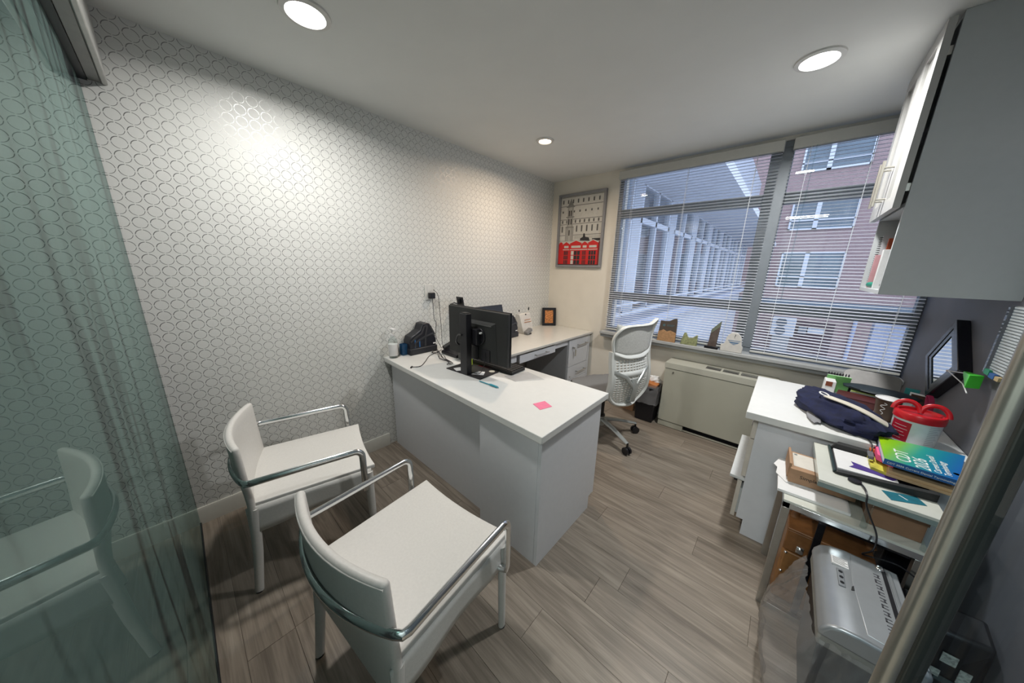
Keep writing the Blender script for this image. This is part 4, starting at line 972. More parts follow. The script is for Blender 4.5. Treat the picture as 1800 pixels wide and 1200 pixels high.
solo('grey_pouch', MB().ball((2.438, 2.05, TZ+0.010), (0.03, 0.10, 0.010), 18, 8, fn=lambda p, d: p*(1+0.2*noise.noise(d*2))), M('grey cloth', (0.22, 0.22, 0.23), 0.8), 'grey cloth edge lying under the navy jacket', 'cloth', (2.45, 2.08, TZ), merge=True)
# books and boxes at the back of the desk
bk = thing('maroon_book', 'thick maroon book lying behind the navy jacket', 'book', (2.62, 2.44, TZ))
bm_ = rot('Z', -10)
part(bk, 'cover', MB().obox((2.625, 2.46, TZ+0.037), (0.17, 0.13, 0.004), bm_).obox((2.625, 2.46, TZ+0.002), (0.17, 0.13, 0.004), bm_).obox(Vector((2.625, 2.46, TZ+0.0195))+bm_ @ Vector((0, -0.063, 0)), (0.17, 0.004, 0.039), bm_), M('maroon cover', (0.075, 0.012, 0.012), 0.5))
part(bk, 'pages', MB().obox(Vector((2.625, 2.46, TZ+0.0195))+bm_ @ Vector((0, 0.002, 0)), (0.162, 0.122, 0.031), bm_), PAPER)
t = thing('white_carton', 'white carton with a brown printed square at the desk back', 'box', (2.51, 2.53, TZ))
part(t, 'carton', MB().box(2.49, 2.51, TZ, 2.535, 2.60, TZ+0.085), PAPER, bevel=0.002)
part(t, 'brown_square', MB().box(2.492, 2.5085, TZ+0.055, 2.52, 2.51, TZ+0.083), M('brown ink', (0.20, 0.05, 0.02), 0.6))
t = thing('green_spiral_notebook', 'green and white spiral notebook standing in the desk stack', 'notebook', (2.57, 2.56, TZ))
part(t, 'cover', MB().obox((2.548, 2.60, TZ+0.055), (0.10, 0.006, 0.108), rot('X', 14)), M('green cover', (0.20, 0.50, 0.16), 0.5))
part(t, 'pages', MB().obox((2.548, 2.609, TZ+0.055), (0.098, 0.010, 0.104), rot('X', 14)), PAPER)
rg = MB()
for k in range(8): rg.tube([(2.505+k*0.012, 2.622+0.009*math.cos(a), TZ+0.108+0.011*math.sin(a)) for a in [q*PI/5 for q in range(10)]], 0.0018, 6, closed=True)
part(t, 'spiral', rg, BLACK)
t = thing('paper_stack', 'stack of white and lime papers under the dark case on the desk', 'papers', (2.66, 2.55, TZ))
part(t, 'sheets', MB().obox((2.715, 2.56, TZ+0.022), (0.22, 0.07, 0.044), rot('Z', -5)), PAPER)
part(t, 'lime_sheet', MB().obox((2.70, 2.555, TZ+0.047), (0.19, 0.08, 0.004), rot('Z', -8)), M('lime sheet', (0.50, 0.62, 0.22), 0.6))
t = thing('dark_sleeve', 'dark navy padded sleeve lying across the paper stack', 'case', (2.70, 2.57, TZ+0.05))
part(t, 'sleeve', MB().ball((2.71, 2.56, TZ+0.066), (0.145, 0.075, 0.017), 28, 12, fn=lambda p, d: rot('Z', -14) @ (p*(1+0.1*noise.noise(d*2)))), M('dark teal fabric', (0.012, 0.022, 0.030), 0.6), merge=True)
t = thing('silver_tray', 'grey rounded metal tray leaning at the back of the desk stack', 'tray', (2.70, 2.68, TZ))
tp = [(-0.115, -0.05), (0.115, -0.05)]+[(0.075+0.04*math.cos(math.radians(k)), 0.015+0.04*math.sin(math.radians(k))) for k in range(0, 91, 15)]+[(-0.075+0.04*math.cos(math.radians(k)), 0.015+0.04*math.sin(math.radians(k))) for k in range(90, 181, 15)]
a_ = MB().prism(tp, 'z', -0.004, 0.004); mm_ = rot('Z', -10) @ rot('X', 52)
a_.v = [Vector((2.685, 2.678, TZ+0.094))+mm_ @ p for p in a_.v]
part(t, 'sheet', a_, M('grey aluminium sheet', (0.17, 0.165, 0.16), 0.5, 0.4, var=0.1), bevel=0.002)
part(t, 'foot', MB().box(2.58, 2.622, TZ-0.001, 2.83, 2.634, TZ+0.045), BLACK)
t = thing('paper_cup', 'brown paper coffee cup with a white swirl between jacket and tub', 'cup', (2.692, 2.27, TZ))
part(t, 'cup_wall', MB().lathe([(0.030, 0), (0.031, 0.001), (0.044, 0.112), (0.042, 0.112), (0.0295, 0.004), (0.0001, 0.004)], (2.692, 2.27, TZ), 28), M('brown cup paper', (0.075, 0.042, 0.025), 0.5))
part(t, 'rim', MB().tube([(2.692+0.0440*math.cos(k*PI/14), 2.27+0.044*math.sin(k*PI/14), TZ+0.112) for k in range(28)], 0.0024, 8, closed=True), PAPER)
part(t, 'inside', MB().lathe([(0.0285, 0.006), (0.0412, 0.111)], (2.692, 2.27, TZ), 28), PAPER)
sw = []
for k in range(61):
    z = 0.035+0.06*k/60; a = math.radians(-118)+0.28*math.sin(k*0.26)*(0.4+0.6*(k/60)); r_ = 0.030+0.013*z/0.112+0.0012
    sw.append((2.692+r_*math.cos(a), 2.27+r_*math.sin(a), TZ+z))
part(t, 'swirl_logo', MB().tube(sw, 0.0013, 6), PAPER)
# red lidded tub
tx, ty = 2.742, 2.062
t = thing('red_lid_tub', 'white plastic tub with red lid and twin red handles by the wall', 'tub', (tx, ty, TZ))
part(t, 'tub_wall', MB().lathe([(0.062, 0), (0.064, 0.003), (0.068, 0.112), (0.068, 0.114)], (tx, ty, TZ), 40), M('white tub plastic', (0.62, 0.64, 0.65), 0.35))
part(t, 'lid', MB().lathe([(0.071, 0.102), (0.072, 0.126), (0.068, 0.133), (0.060, 0.133), (0.056, 0.124), (0.0001, 0.124)], (tx, ty, TZ), 40), M('red plastic', (0.48, 0.008, 0.015), 0.3))
for s, lab in ((-1, 0), (1, 1)):
    d = Vector((0.92, -0.05, 0)).normalized()
    pts = [(tx+d.x*(s*0.037+0.037*math.cos(a)), ty+d.y*(s*0.037+0.037*math.cos(a))+0.01*math.sin(a), TZ+0.128+0.042*math.sin(a)) for a in [k*PI/14 for k in range(15)]]
    part(t, 'handle', MB().tube(pts, (0.006, 0.009), 10, up=(0, 1, 0)), M('red plastic', (0.48, 0.008, 0.015)))
def patch(a0, a1, z0, z1, off=0.0008):
    return MB().grid(lambda u, v: Vector((tx+(0.064+0.004*(z0+(z1-z0)*v)/0.112+off)*math.cos(math.radians(a0+(a1-a0)*u)), ty+(0.064+0.004*(z0+(z1-z0)*v)/0.112+off)*math.sin(math.radians(a0+(a1-a0)*u)), TZ+z0+(z1-z0)*v)), 12, 1)
part(t, 'red_label', patch(-168, -112, 0.004, 0.092), M('red label', (0.40, 0.01, 0.03), 0.4))
lines = MB()
for k, (aa, bb_) in enumerate(((-160, -128), (-162, -120), (-158, -125), (-160, -118), (-156, -122))):
    g = patch(aa, bb_, 0.016+k*0.014, 0.0175+k*0.014, 0.0013); lines.add(g.v, g.f)
part(t, 'label_lines', lines, PAPER)
gl = MB()
for k in range(11):
    g = patch(-72, -40-(k % 3)*4, 0.012+k*0.008, 0.0145+k*0.008, 0.0008); gl.add(g.v, g.f)
part(t, 'fine_print', gl, M('grey print', (0.36, 0.37, 0.40), 0.6))
# small cards by the wall
t = thing('photo_card', 'small white edged photo card standing behind the red tub', 'card', (2.80, 2.56, TZ))
cm_ = rot('Z', -25)
part(t, 'mount', MB().obox((2.84, 2.55, TZ+0.058), (0.062, 0.002, 0.075), cm_), PAPER)
part(t, 'print', MB().obox(Vector((2.84, 2.55, TZ+0.06))+cm_ @ Vector((0, -0.0015, 0)), (0.05, 0.001, 0.055), cm_), M('dark photo', (0.05, 0.02, 0.012), 0.4, var=0.7, scale=70))
part(t, 'foot', MB().obox((2.84, 2.55, TZ+0.01), (0.05, 0.02, 0.02), cm_), BLACK)
solo('teal_packet', MB().obox((2.83, 2.62, TZ+0.05), (0.05, 0.012, 0.10), rot('Z', -15)), M('teal packet', (0.02, 0.20, 0.20), 0.5), 'teal packet standing by the wall behind the dark sleeve', 'packet', (2.795, 2.62, TZ), bevel=0.002)
t = thing('pink_ribbon', 'folded pink ribbon standing beside the tilted black frame', 'ribbon', (2.86, 2.45, TZ))
part(t, 'loop', MB().tube(smooth_path([(2.862, 2.47, TZ+0.02), (2.855, 2.478, TZ+0.08), (2.85, 2.462, TZ+0.118), (2.858, 2.442, TZ+0.09), (2.864, 2.44, TZ+0.02)]), (0.0015, 0.011), 6, up=(0, 1, 0)), M('pink ribbon', (0.40, 0.03, 0.09), 0.5))
part(t, 'weight', MB().box(2.845, 2.42, TZ, 2.88, 2.49, TZ+0.022), BLACK)

# frame turned on its corner against the wall
c_ = [Vector((2.845, 2.468, 1.256)), Vector((2.845, 2.678+0.155, 1.026)), Vector((2.845, 2.519+0.10, 0.818)), Vector((2.845, 2.256+0.0, 1.041))]
c_ = [Vector((2.845, y, z)) for y, z in ((2.468, 1.256), (2.690, 1.030), (2.500, 0.850), (2.262, 1.050))]
t = thing('tilted_mirror_frame', 'deep black square frame with a mirror, turned on its corner on the grey wall', 'mirror', (2.865, 2.48, 0.84))
cen = sum(c_, Vector())/4
def ringf(o, i, x0, x1, mb):
    n = 4
    vs = [Vector((x, *p)) for x in (x0, x1) for p in [(q.y, q.z) for q in o]+[(q.y, q.z) for q in i]]
    fs = []
    for k in range(n):
        k2 = (k+1) % n
        fs += [(k, k2, 4+k2, 4+k), (8+k, 12+k, 12+k2, 8+k2), (k, 8+k, 8+k2, k2), (4+k, 4+k2, 12+k2, 12+k)]
    mb.add(vs, fs)
inn = [cen+(p-cen)*0.62 for p in c_]; mid = [cen+(p-cen)*0.80 for p in c_]
f = MB(); ringf(c_, mid, 2.845, 2.8845, f); part(t, 'frame', f, M('black lacquer', (0.006, 0.006, 0.010), 0.25), bevel=0.003)
f = MB(); ringf(mid, inn, 2.848, 2.8845, f); part(t, 'inner_frame', f, M('black green lacquer', (0.010, 0.018, 0.020), 0.2), bevel=0.002)
part(t, 'mirror', MB().add([Vector((2.8515, p.y, p.z)) for p in inn], [(0, 1, 2, 3)]), M('mirror silver', (0.75, 0.78, 0.80), 0.02, 1.0, var=0.0), smooth=False)
# white ribbed holder on the wall and the green tag
t = thing('wall_file_holder', 'ribbed pale file holder on the grey wall next to the cabinet', 'holder', (2.87, 1.95, 1.09))
part(t, 'shell', MB().box(2.868, 1.70, 1.09, 2.8845, 2.10, 1.35), M('pale clear plastic', (0.30, 0.33, 0.33), 0.3), bevel=0.003)
rb = MB(); z = 1.10
while z < 1.345: rb.box(2.863, 1.71, z, 2.868, 2.085, z+0.006); z += 0.011
part(t, 'ribs', rb, M('pale ribs', (0.40, 0.43, 0.43), 0.4), kind='stuff')
part(t, 'edge_strip', MB().box(2.855, 2.086, 1.09, 2.868, 2.10, 1.35), CLEAR)
part(t, 'colour_tabs', MB().box(2.855, 2.05, 1.085, 2.867, 2.09, 1.105, 0).box(2.855, 2.005, 1.08, 2.867, 2.045, 1.098, 1).box(2.855, 1.97, 1.08, 2.867, 2.0, 1.095, 2), [M('green tab', (0.02, 0.22, 0.12), 0.5), M('blue tab', (0.02, 0.08, 0.25), 0.5), M('tan tab', (0.4, 0.3, 0.16), 0.5)])
t = thing('green_tag', 'bright green plastic tag on thin white cords pinned to the wall', 'tag', (2.85, 2.2, 1.03))
part(t, 'tag', MB().hexa([(2.845, 2.20, 1.045), (2.86, 2.20, 1.045), (2.86, 2.08, 1.02), (2.82, 2.06, 1.02)], [(2.845, 2.21, 1.06), (2.86, 2.21, 1.06), (2.86, 2.08, 1.075), (2.82, 2.06, 1.075)]), M('bright green plastic', (0.08, 0.62, 0.05), 0.4), bevel=0.002)
part(t, 'cord', MB().tube([(2.84, 2.335, 1.03), (2.85, 2.205, 1.053)], 0.002, 6).tube([(2.84, 2.335, 1.03), (2.835, 2.14, 1.02), (2.83, 2.06, 1.0)], 0.002, 6), PAPER)
part(t, 'pin', MB().ball((2.839, 2.335, 1.03), (0.005, 0.005, 0.005), 10, 8), M('pearl pin', (0.5, 0.42, 0.40), 0.3))

# ================================================================== GLASS SHELF TABLE
t = thing('glass_shelf_table', 'two tier white glass side table on chrome legs against the grey wall', 'table', (2.63, 1.72, 0))
GT = M('white back painted glass', (0.60, 0.61, 0.55), 0.12, var=0.02); GE = M('glass edge', (0.22, 0.28, 0.27), 0.15, var=0.1)
Y0, Y1 = 1.545, 1.885
part(t, 'lower_top', MB().box(2.368, Y0, 0.536, 2.738, Y1, 0.546), GT, bevel=0.001)
part(t, 'upper_top', MB().box(2.443, Y0-0.012, 0.679, 2.742, Y1, 0.69), GT, bevel=0.001)
part(t, 'upper_edge', MB().box(2.443, Y0-0.0135, 0.662, 2.742, Y0-0.004, 0.679).box(2.4435, Y0-0.004, 0.662, 2.452, Y1, 0.679), GE)
part(t, 'rim_rail', MB().box(2.368, Y0, 0.512, 2.738, Y0+0.02, 0.536).box(2.368, Y1-0.02, 0.512, 2.738, Y1, 0.536).box(2.368, Y0, 0.512, 2.39, Y1, 0.536), CHROME, bevel=0.001)
for (x, y) in ((2.368, Y0), (2.368, Y1-0.025), (2.712, Y0), (2.712, Y1-0.025)):
    part(t, 'leg', MB().box(x, y, 0.0, x+0.025, y+0.025, 0.512), STEEL, bevel=0.001)
part(t, 'floor_rail', MB().box(2.393, Y0, 0.0, 2.55, Y0+0.02, 0.022), STEEL, bevel=0.001)
part(t, 'nested_frame', MB().box(2.482, 1.567, 0.49, 2.71, 1.58, 0.511).box(2.482, 1.567, 0.0, 2.504, 1.58, 0.49), M('chrome with dark reflection', (0.05, 0.05, 0.06), 0.15, 0.8), bevel=0.001)  # chrome frame, its dark reflection put into the base colour
for x in (2.587, 2.725):
    for y in (1.56, 1.86): part(t, 'spacer', MB().cyl((x, y, 0.546), (x, y, 0.662), 0.009, n=14), CLEAR)
LZ, UZ = 0.5465, 0.6905
t = thing('paper_pile', 'pile of white papers and a thin binder on the lower glass tier', 'papers', (2.45, 1.72, LZ))
part(t, 'binder', MB().prism([(2.345, 1.59), (2.56, 1.60), (2.56, 1.87), (2.34, 1.87)], 'z', LZ, LZ+0.012), PAPER, bevel=0.001)
part(t, 'sheet', MB().prism([(2.325, 1.80), (2.40, 1.66), (2.55, 1.72), (2.50, 1.88), (2.345, 1.88)], 'z', LZ+0.012, LZ+0.014).prism([(2.335, 1.715), (2.37, 1.66), (2.5, 1.70), (2.5, 1.86), (2.34, 1.8)], 'z', LZ+0.014, LZ+0.0155), PAPER)
t = thing('shipping_box', 'brown cardboard mailing box printed Simple on the lower glass tier', 'box', (2.46, 1.77, LZ))
bz0 = LZ+0.016; bz1 = bz0+0.065
bc = [(2.375, 1.672), (2.578, 1.69), (2.578, 1.85), (2.368, 1.85)]
part(t, 'carton', MB().prism(bc, 'z', bz0, bz1), CARD, bevel=0.002)
part(t, 'flap', MB().prism([(2.3685, 1.69), (2.3765, 1.69), (2.372, 1.855), (2.364, 1.855)], 'z', bz0+0.012, bz1+0.014).box(2.372, 1.672, bz0+0.01, 2.377, 1.6725, bz1), CARD, bevel=0.001)
part(t, 'shipping_label', MB().prism([(2.384, 1.705), (2.56, 1.715), (2.56, 1.835), (2.380, 1.835)], 'z', bz1, bz1+0.0008), M('label paper', (0.62, 0.58, 0.52), 0.6))
ml = MB()
for k in range(5): ml.box(2.50, 1.73+k*0.011, bz1+0.0008, 2.555-0.006*(k % 3), 1.734+k*0.011, bz1+0.0012)
ml.box(2.386, 1.815, bz1+0.0008, 2.396, 1.828, bz1+0.0012)
part(t, 'label_print', ml, M('grey ink', (0.14, 0.15, 0.15), 0.6))
text(t, 'lettering', 'Simple, Elegant', 0.021, (2.408, 1.6746, bz0+0.028), (0.203, 0.018, 0), (0, 0, 1), M('black ink', (0.015, 0.012, 0.010)))
t = thing('brown_carton', 'long brown carton on the lower glass tier under the teal card', 'box', (2.70, 1.66, LZ))
part(t, 'carton', MB().box(2.60, 1.60, LZ, 2.728, 1.80, LZ+0.082), M('dark cardboard', (0.27, 0.15, 0.085), 0.75, var=0.06), bevel=0.002)
part(t, 'lid_flap', MB().box(2.598, 1.597, LZ+0.07, 2.73, 1.803, LZ+0.085), M('dark cardboard', (0.27, 0.15, 0.085)))
t = thing('black_adapter', 'black power adapter under the upper glass tier', 'adapter', (2.72, 1.58, LZ+0.09))
part(t, 'brick', MB().box(2.63, 1.61, LZ+0.0855, 2.71, 1.68, LZ+0.111), BLACK, bevel=0.004)
part(t, 'clip', MB().box(2.66, 1.60, LZ+0.0855, 2.70, 1.61, LZ+0.10), BLACKM)

t = thing('document_tray', 'black open document tray holding white papers on the upper glass tier', 'tray', (2.62, 1.76, UZ))
tr = [(2.490, 1.628), (2.738, 1.655), (2.738, 1.872), (2.492, 1.872)]
part(t, 'bottom', MB().prism(tr, 'z', UZ, UZ+0.004), BLACK)
part(t, 'front_wall', MB().hexa([(2.49, 1.622, UZ), (2.74, 1.648, UZ), (2.74, 1.665, UZ), (2.49, 1.638, UZ)], [(2.495, 1.622, UZ+0.012), (2.74, 1.648, UZ+0.03), (2.74, 1.672, UZ+0.03), (2.495, 1.645, UZ+0.012)]), BLACKM, bevel=0.002)
part(t, 'side_wall', MB().box(2.486, 1.63, UZ, 2.494, 1.872, UZ+0.012), M('dark green plastic', (0.012, 0.03, 0.03), 0.4), bevel=0.002)
part(t, 'back_wall', MB().hexa([(2.49, 1.85, UZ), (2.738, 1.85, UZ), (2.738, 1.872, UZ), (2.49, 1.872, UZ)], [(2.505, 1.85, UZ+0.035), (2.738, 1.85, UZ+0.035), (2.738, 1.88, UZ+0.035), (2.515, 1.88, UZ+0.035)]), BLACKM, bevel=0.002)
solo('tray_papers', MB().prism([(2.50, 1.66), (2.66, 1.68), (2.66, 1.845), (2.50, 1.845)], 'z', UZ+0.0045, UZ+0.012), PAPER, 'white papers lying inside the black document tray', 'papers', (2.58, 1.76, UZ+0.0045), bevel=0.0005)
solo('purple_leaflet', MB().prism([(2.535, 1.70), (2.60, 1.70), (2.645, 1.69), (2.66, 1.71), (2.60, 1.735), (2.545, 1.755), (2.55, 1.725)], 'z', UZ+0.0125, UZ+0.0135), M('purple print', (0.06, 0.03, 0.22), 0.5), 'purple leaflet on the papers in the black tray', 'leaflet', (2.6, 1.72, UZ+0.0125))
t = thing('usb_cable', 'black cable with a silver plug end dangling from the desk edge', 'cable', (2.60, 1.84, 0.73))
part(t, 'cord', MB().tube(smooth_path([(2.60, 1.92, 0.757), (2.606, 1.875, 0.756), (2.607, 1.86, 0.745), (2.606, 1.84, 0.738)]), 0.0022, 6).tube(smooth_path([(2.625, 1.93, 0.757), (2.622, 1.88, 0.752), (2.612, 1.862, 0.744)]), 0.0022, 6), BLACK)
part(t, 'plug_body', MB().obox((2.600, 1.815, 0.732), (0.017, 0.040, 0.009), rot('X', 12)), M('grey plug', (0.13, 0.13, 0.14), 0.4), bevel=0.002)
part(t, 'plug_tip', MB().obox((2.597, 1.786, 0.726), (0.013, 0.018, 0.006), rot('X', 12)), CHROME)
# stack: tan folders, yellow pad, pink pad, book
solo('tan_folders', MB().prism([(2.63, 1.71), (2.80, 1.70), (2.82, 1.88), (2.66, 1.88)], 'z', UZ+0.012+0.004, UZ+0.026).prism([(2.635, 1.72), (2.80, 1.71), (2.82, 1.88), (2.66, 1.88)], 'z', UZ+0.026, UZ+0.036), M('manila', (0.52, 0.36, 0.20), 0.7, var=0.08), 'manila folders lying under the gradient book', 'folder', (2.72, 1.8, UZ+0.016), bevel=0.0008)
solo('yellow_pad', MB().prism([(2.595, 1.735), (2.64, 1.715), (2.655, 1.85), (2.60, 1.86)], 'z', UZ+0.0135, UZ+0.024), M('yellow green paper', (0.55, 0.50, 0.06), 0.6, var=0.3, scale=40), 'yellow green note pad poking out below the pink notes', 'note pad', (2.62, 1.79, UZ+0.0135))
solo('pink_note_pad', MB().prism([(2.612, 1.79), (2.65, 1.75), (2.665, 1.86), (2.618, 1.885)], 'z', UZ+0.037, UZ+0.0605), M('pink note paper', (0.80, 0.10, 0.25), 0.6), 'pink sticky note pad poking out under the gradient book', 'note pad', (2.64, 1.82, UZ+0.037))
solo('orange_note_pad', MB().prism([(2.605, 1.855), (2.66, 1.86), (2.66, 1.883), (2.605, 1.883)], 'z', UZ+0.0365, UZ+0.046), M('orange note paper', (0.60, 0.14, 0.03), 0.6), 'orange note pad at the back of the folder stack', 'note pad', (2.63, 1.87, UZ+0.0365))
B0 = Vector((2.728, 1.828, UZ+0.066)); bx = Vector((0.98, -0.02, 0)).normalized(); 
bt_ = [Vector((2.614, 1.712, 0)), Vector((2.776, 1.695, 0)), Vector((2.855, 1.965, 0)), Vector((2.630, 1.945, 0))]
t = thing('reference_book', 'green to blue gradient softcover reference book titled CDT 2026', 'book', (2.72, 1.85, UZ+0.05))
zb0, zb1 = 0.7515, 0.7735
tc_ = Vector((2.72, 1.85, 0))
pl4 = [(p.x, p.y) for p in bt_]
part(t, 'pages', MB().prism([(p.x*0.985+0.015*2.72, p.y*0.985+0.015*1.85) for p in bt_], 'z', zb0+0.0015, zb1-0.0015), PAPER)
part(t, 'front_cover', MB().prism(pl4, 'z', zb1-0.0015, zb1), gradient_cover())
part(t, 'back_cover', MB().prism(pl4, 'z', zb0, zb0+0.0015), M('blue cover', (0.012, 0.10, 0.30), 0.35))
sp0, sp1 = bt_[0], bt_[1]
nrm = Vector((sp1.y-sp0.y, -(sp1.x-sp0.x), 0)).normalized()*0.0012
part(t, 'spine', MB().prism([(sp0.x, sp0.y), (sp0.x+nrm.x, sp0.y+nrm.y), (sp1.x+nrm.x, sp1.y+nrm.y), (sp1.x, sp1.y)], 'z', zb0, zb1), M('blue cover', (0.012, 0.10, 0.30)))
LW = M('white lettering', (0.75, 0.78, 0.76), 0.5)
xs_ = (sp1-sp0).normalized()
# cover words run away from the spine: baseline direction points to the back of the shelf
yd_ = (bt_[3]-bt_[0]).normalized()
def cov(u, v): 
    p = (bt_[0]*(1-u)+bt_[1]*u)*(1-v)+(bt_[3]*(1-u)+bt_[2]*u)*v; p.z = zb1+0.0006; return p
for body, size, u, v in (('CDT', 0.052, 0.40, 0.10), ('2026', 0.050, 0.66, 0.02), ('Current Dental', 0.024, 0.80, 0.05), ('Terminology', 0.024, 0.93, 0.05)):
    text(t, 'lettering', body, size, cov(u, v), yd_*1.0, -xs_, LW)
text(t, 'lettering', 'CDT 2026 Current Dental Terminology', 0.0095, Vector((sp0.x, sp0.y, zb0+0.007))+xs_*0.008+nrm*1.4, xs_, (0, 0, 1), LW)
e_ = cov(0.96, 0.20); part(t, 'leaf_logo', MB().lathe([(0.0001, 0.0), (0.008, 0.0)], e_, 12), M('lime dot', (0.5, 0.6, 0.05), 0.5))
t = thing('teal_card', 'teal printed card lying on the front of the upper glass tier', 'card', (2.66, 1.60, UZ))
part(t, 'card', MB().prism([(2.609, 1.609), (2.624, 1.557), (2.709, 1.60), (2.695, 1.644)], 'z', UZ, UZ+0.001), M('teal card', (0.008, 0.13, 0.18), 0.5, var=0.2, scale=20))
part(t, 'mark', MB().prism([(2.648, 1.612), (2.651, 1.614), (2.668, 1.595), (2.665, 1.593)], 'z', UZ+0.001, UZ+0.0014), PAPER)
t = thing('black_puck', 'round black gadget with a cable on the upper glass tier', 'gadget', (2.54, 1.612, UZ))
part(t, 'disc', MB().lathe([(0.017, 0), (0.0185, 0.003), (0.0175, 0.008), (0.0001, 0.009)], (2.542, 1.605, UZ), 24), BLACK)
part(t, 'cord', MB().tube(smooth_path([(2.556, 1.598, 0.696), (2.562, 1.56, 0.698), (2.565, 1.527, 0.69), (2.568, 1.518, 0.66), (2.585, 1.515, 0.62), (2.612, 1.515, 0.56), (2.615, 1.515, 0.50), (2.60, 1.53, 0.46), (2.62, 1.54, 0.455), (2.68, 1.535, 0.47), (2.73, 1.53, 0.45)]), 0.0026, 8), BLACK)

# satchel under the table
t = thing('leather_satchel', 'tan leather satchel with a metal clasp under the glass table', 'bag', (2.55, 1.67, 0))
TAN = M('tan leather', (0.27, 0.125, 0.04), 0.45, var=0.2, scale=25, bump=0.2)
part(t, 'body', MB().box(2.412, 1.625, 0.0, 2.66, 1.75, 0.37), TAN, bevel=0.015)
part(t, 'flap', MB().box(2.41, 1.612, 0.275, 2.662, 1.6245, 0.375).box(2.41, 1.612, 0.371, 2.662, 1.752, 0.384), M('brown leather', (0.21, 0.09, 0.03), 0.45, var=0.2, scale=25), bevel=0.004)
part(t, 'front_pocket', MB().box(2.418, 1.610, 0.08, 2.65, 1.6245, 0.27), TAN, bevel=0.005)
part(t, 'clasp', MB().cyl((2.462, 1.598, 0.30), (2.462, 1.612, 0.30), 0.011, n=14).box(2.45, 1.606, 0.285, 2.474, 1.612, 0.315), CHROME, bevel=0.001)
part(t, 'rivet', MB().ball((2.424, 1.607, 0.265), (0.006, 0.005, 0.006), 10, 8).ball((2.424, 1.607, 0.165), (0.006, 0.005, 0.006), 10, 8), CHROME)
part(t, 'strap', MB().tube(smooth_path([(2.43, 1.70, 0.384), (2.44, 1.72, 0.45), (2.47, 1.73, 0.495), (2.55, 1.73, 0.50), (2.63, 1.72, 0.45), (2.66, 1.70, 0.384)]), (0.004, 0.014), 8, up=(0, 1, 0)), M('brown leather', (0.21, 0.09, 0.03)))

# paper shredder with liner
t = thing('paper_shredder', 'silver topped paper shredder with a clear liner bulging at its side', 'shredder', (2.58, 1.31, 0))
part(t, 'bin', MB().hexa(*taper((2.485, 1.145), (2.665, 1.485), 0.0, 0.37, 0.02, 0.0)), BLACK, bevel=0.01)
part(t, 'skirt', MB().box(2.478, 1.128, 0.365, 2.675, 1.496, 0.41), M('greige plastic', (0.26, 0.26, 0.24), 0.45), bevel=0.006)
hp_ = [(2.474, 0.40), (2.678, 0.40), (2.678, 0.462), (2.55, 0.466), (2.515, 0.461), (2.49, 0.447), (2.477, 0.425)]
part(t, 'head', MB().prism(hp_, 'y', 1.125, 1.50), SILVER, bevel=0.010, seg=3)
part(t, 'feed_panel', MB().prism([(2.565, 1.15), (2.672, 1.14), (2.672, 1.485), (2.563, 1.485), (2.555, 1.34)], 'z', 0.462, 0.4672), M('silver panel', (0.38, 0.40, 0.42), 0.35, 0.5, var=0.03), bevel=0.002)
part(t, 'feed_slot', MB().box(2.634, 1.15, 0.4665, 2.644, 1.47, 0.4685), BLACK)
part(t, 'slot_lip', MB().box(2.646, 1.15, 0.4672, 2.656, 1.47, 0.472), SILVER, bevel=0.002)
part(t, 'switch', MB().ball((2.632, 1.475, 0.469), (0.011, 0.014, 0.006), 14, 8), CHROME)
part(t, 'rating_label', MB().prism([(2.512, 1.395), (2.553, 1.395), (2.553, 1.435), (2.512, 1.435)], 'z', 0.4605, 0.4685), PAPER, bevel=0.001)
lb = MB()
for k in range(5): lb.box(2.515, 1.401+k*0.007, 0.4685, 2.551-0.006*(k % 2), 1.403+k*0.007, 0.469)
part(t, 'label_print', lb, M('grey ink', (0.14, 0.15, 0.15)))
part(t, 'control_panel', MB().prism([(2.522, 1.30), (2.538, 1.30), (2.538, 1.38), (2.522, 1.38)], 'z', 0.459, 0.4675), M('grey control', (0.20, 0.215, 0.23), 0.4), bevel=0.002)
bt = MB()
for k in range(3): bt.cyl((2.53, 1.315+k*0.025, 0.4675), (2.53, 1.315+k*0.025, 0.469), 0.005, n=12)
part(t, 'button', bt, BLACK)
ic = MB()
for k in range(10):
    yk = 1.185+k*0.026
    ic.box(2.612, yk, 0.4672, 2.626, yk+0.003, 0.4678).box(2.612, yk+0.012, 0.4672, 2.626, yk+0.015, 0.4678).box(2.612+0.008*(k % 2), yk, 0.4672, 2.616+0.008*(k % 2), yk+0.015, 0.4678)
part(t, 'pictogram', ic, M('dark print', (0.05, 0.05, 0.06), 0.5))
part(t, 'arrow_mark', MB().prism([(2.549, 1.30), (2.557, 1.305), (2.557, 1.325), (2.552, 1.318)], 'z', 0.4655, 0.4675), BLACKM)
def bag(u, v):
    # wraps the -x side and the front of the bin, from under the head to the floor
    if u < 0.55: q = u/0.55; x, y, nx, ny = 2.482, 1.47-0.34*q, -1, 0
    else: q = (u-0.55)/0.45; x, y, nx, ny = 2.482+0.19*q, 1.13, 0, -1
    if 0.45 < u < 0.65:
        k = (u-0.45)/0.2; nx, ny = -math.cos(k*PI/2), -math.sin(k*PI/2)
    z = 0.395*(1-v)
    b = (0.02+0.085*math.sin(min(1, v*1.05)*PI*0.72))*(1.0 if u < 0.6 else 0.55)
    b *= 1+0.30*noise.noise((u*4, v*3, 1.3))
    b += 0.007*noise.noise((u*22+v*6, v*3, 4.1))+0.005*noise.noise((u*46+v*20, v*9, 7.7))
    return Vector((x+nx*b, y+ny*b, max(0.003, z+0.01*noise.noise((u*9, v*5, 9)))))
part(t, 'liner', MB().grid(bag, 64, 40), glass('clear shredder liner', (0.88, 0.88, 0.89), 1.6, 0.16, body=(0.7, 0.7, 0.7), bodymix=0.13))

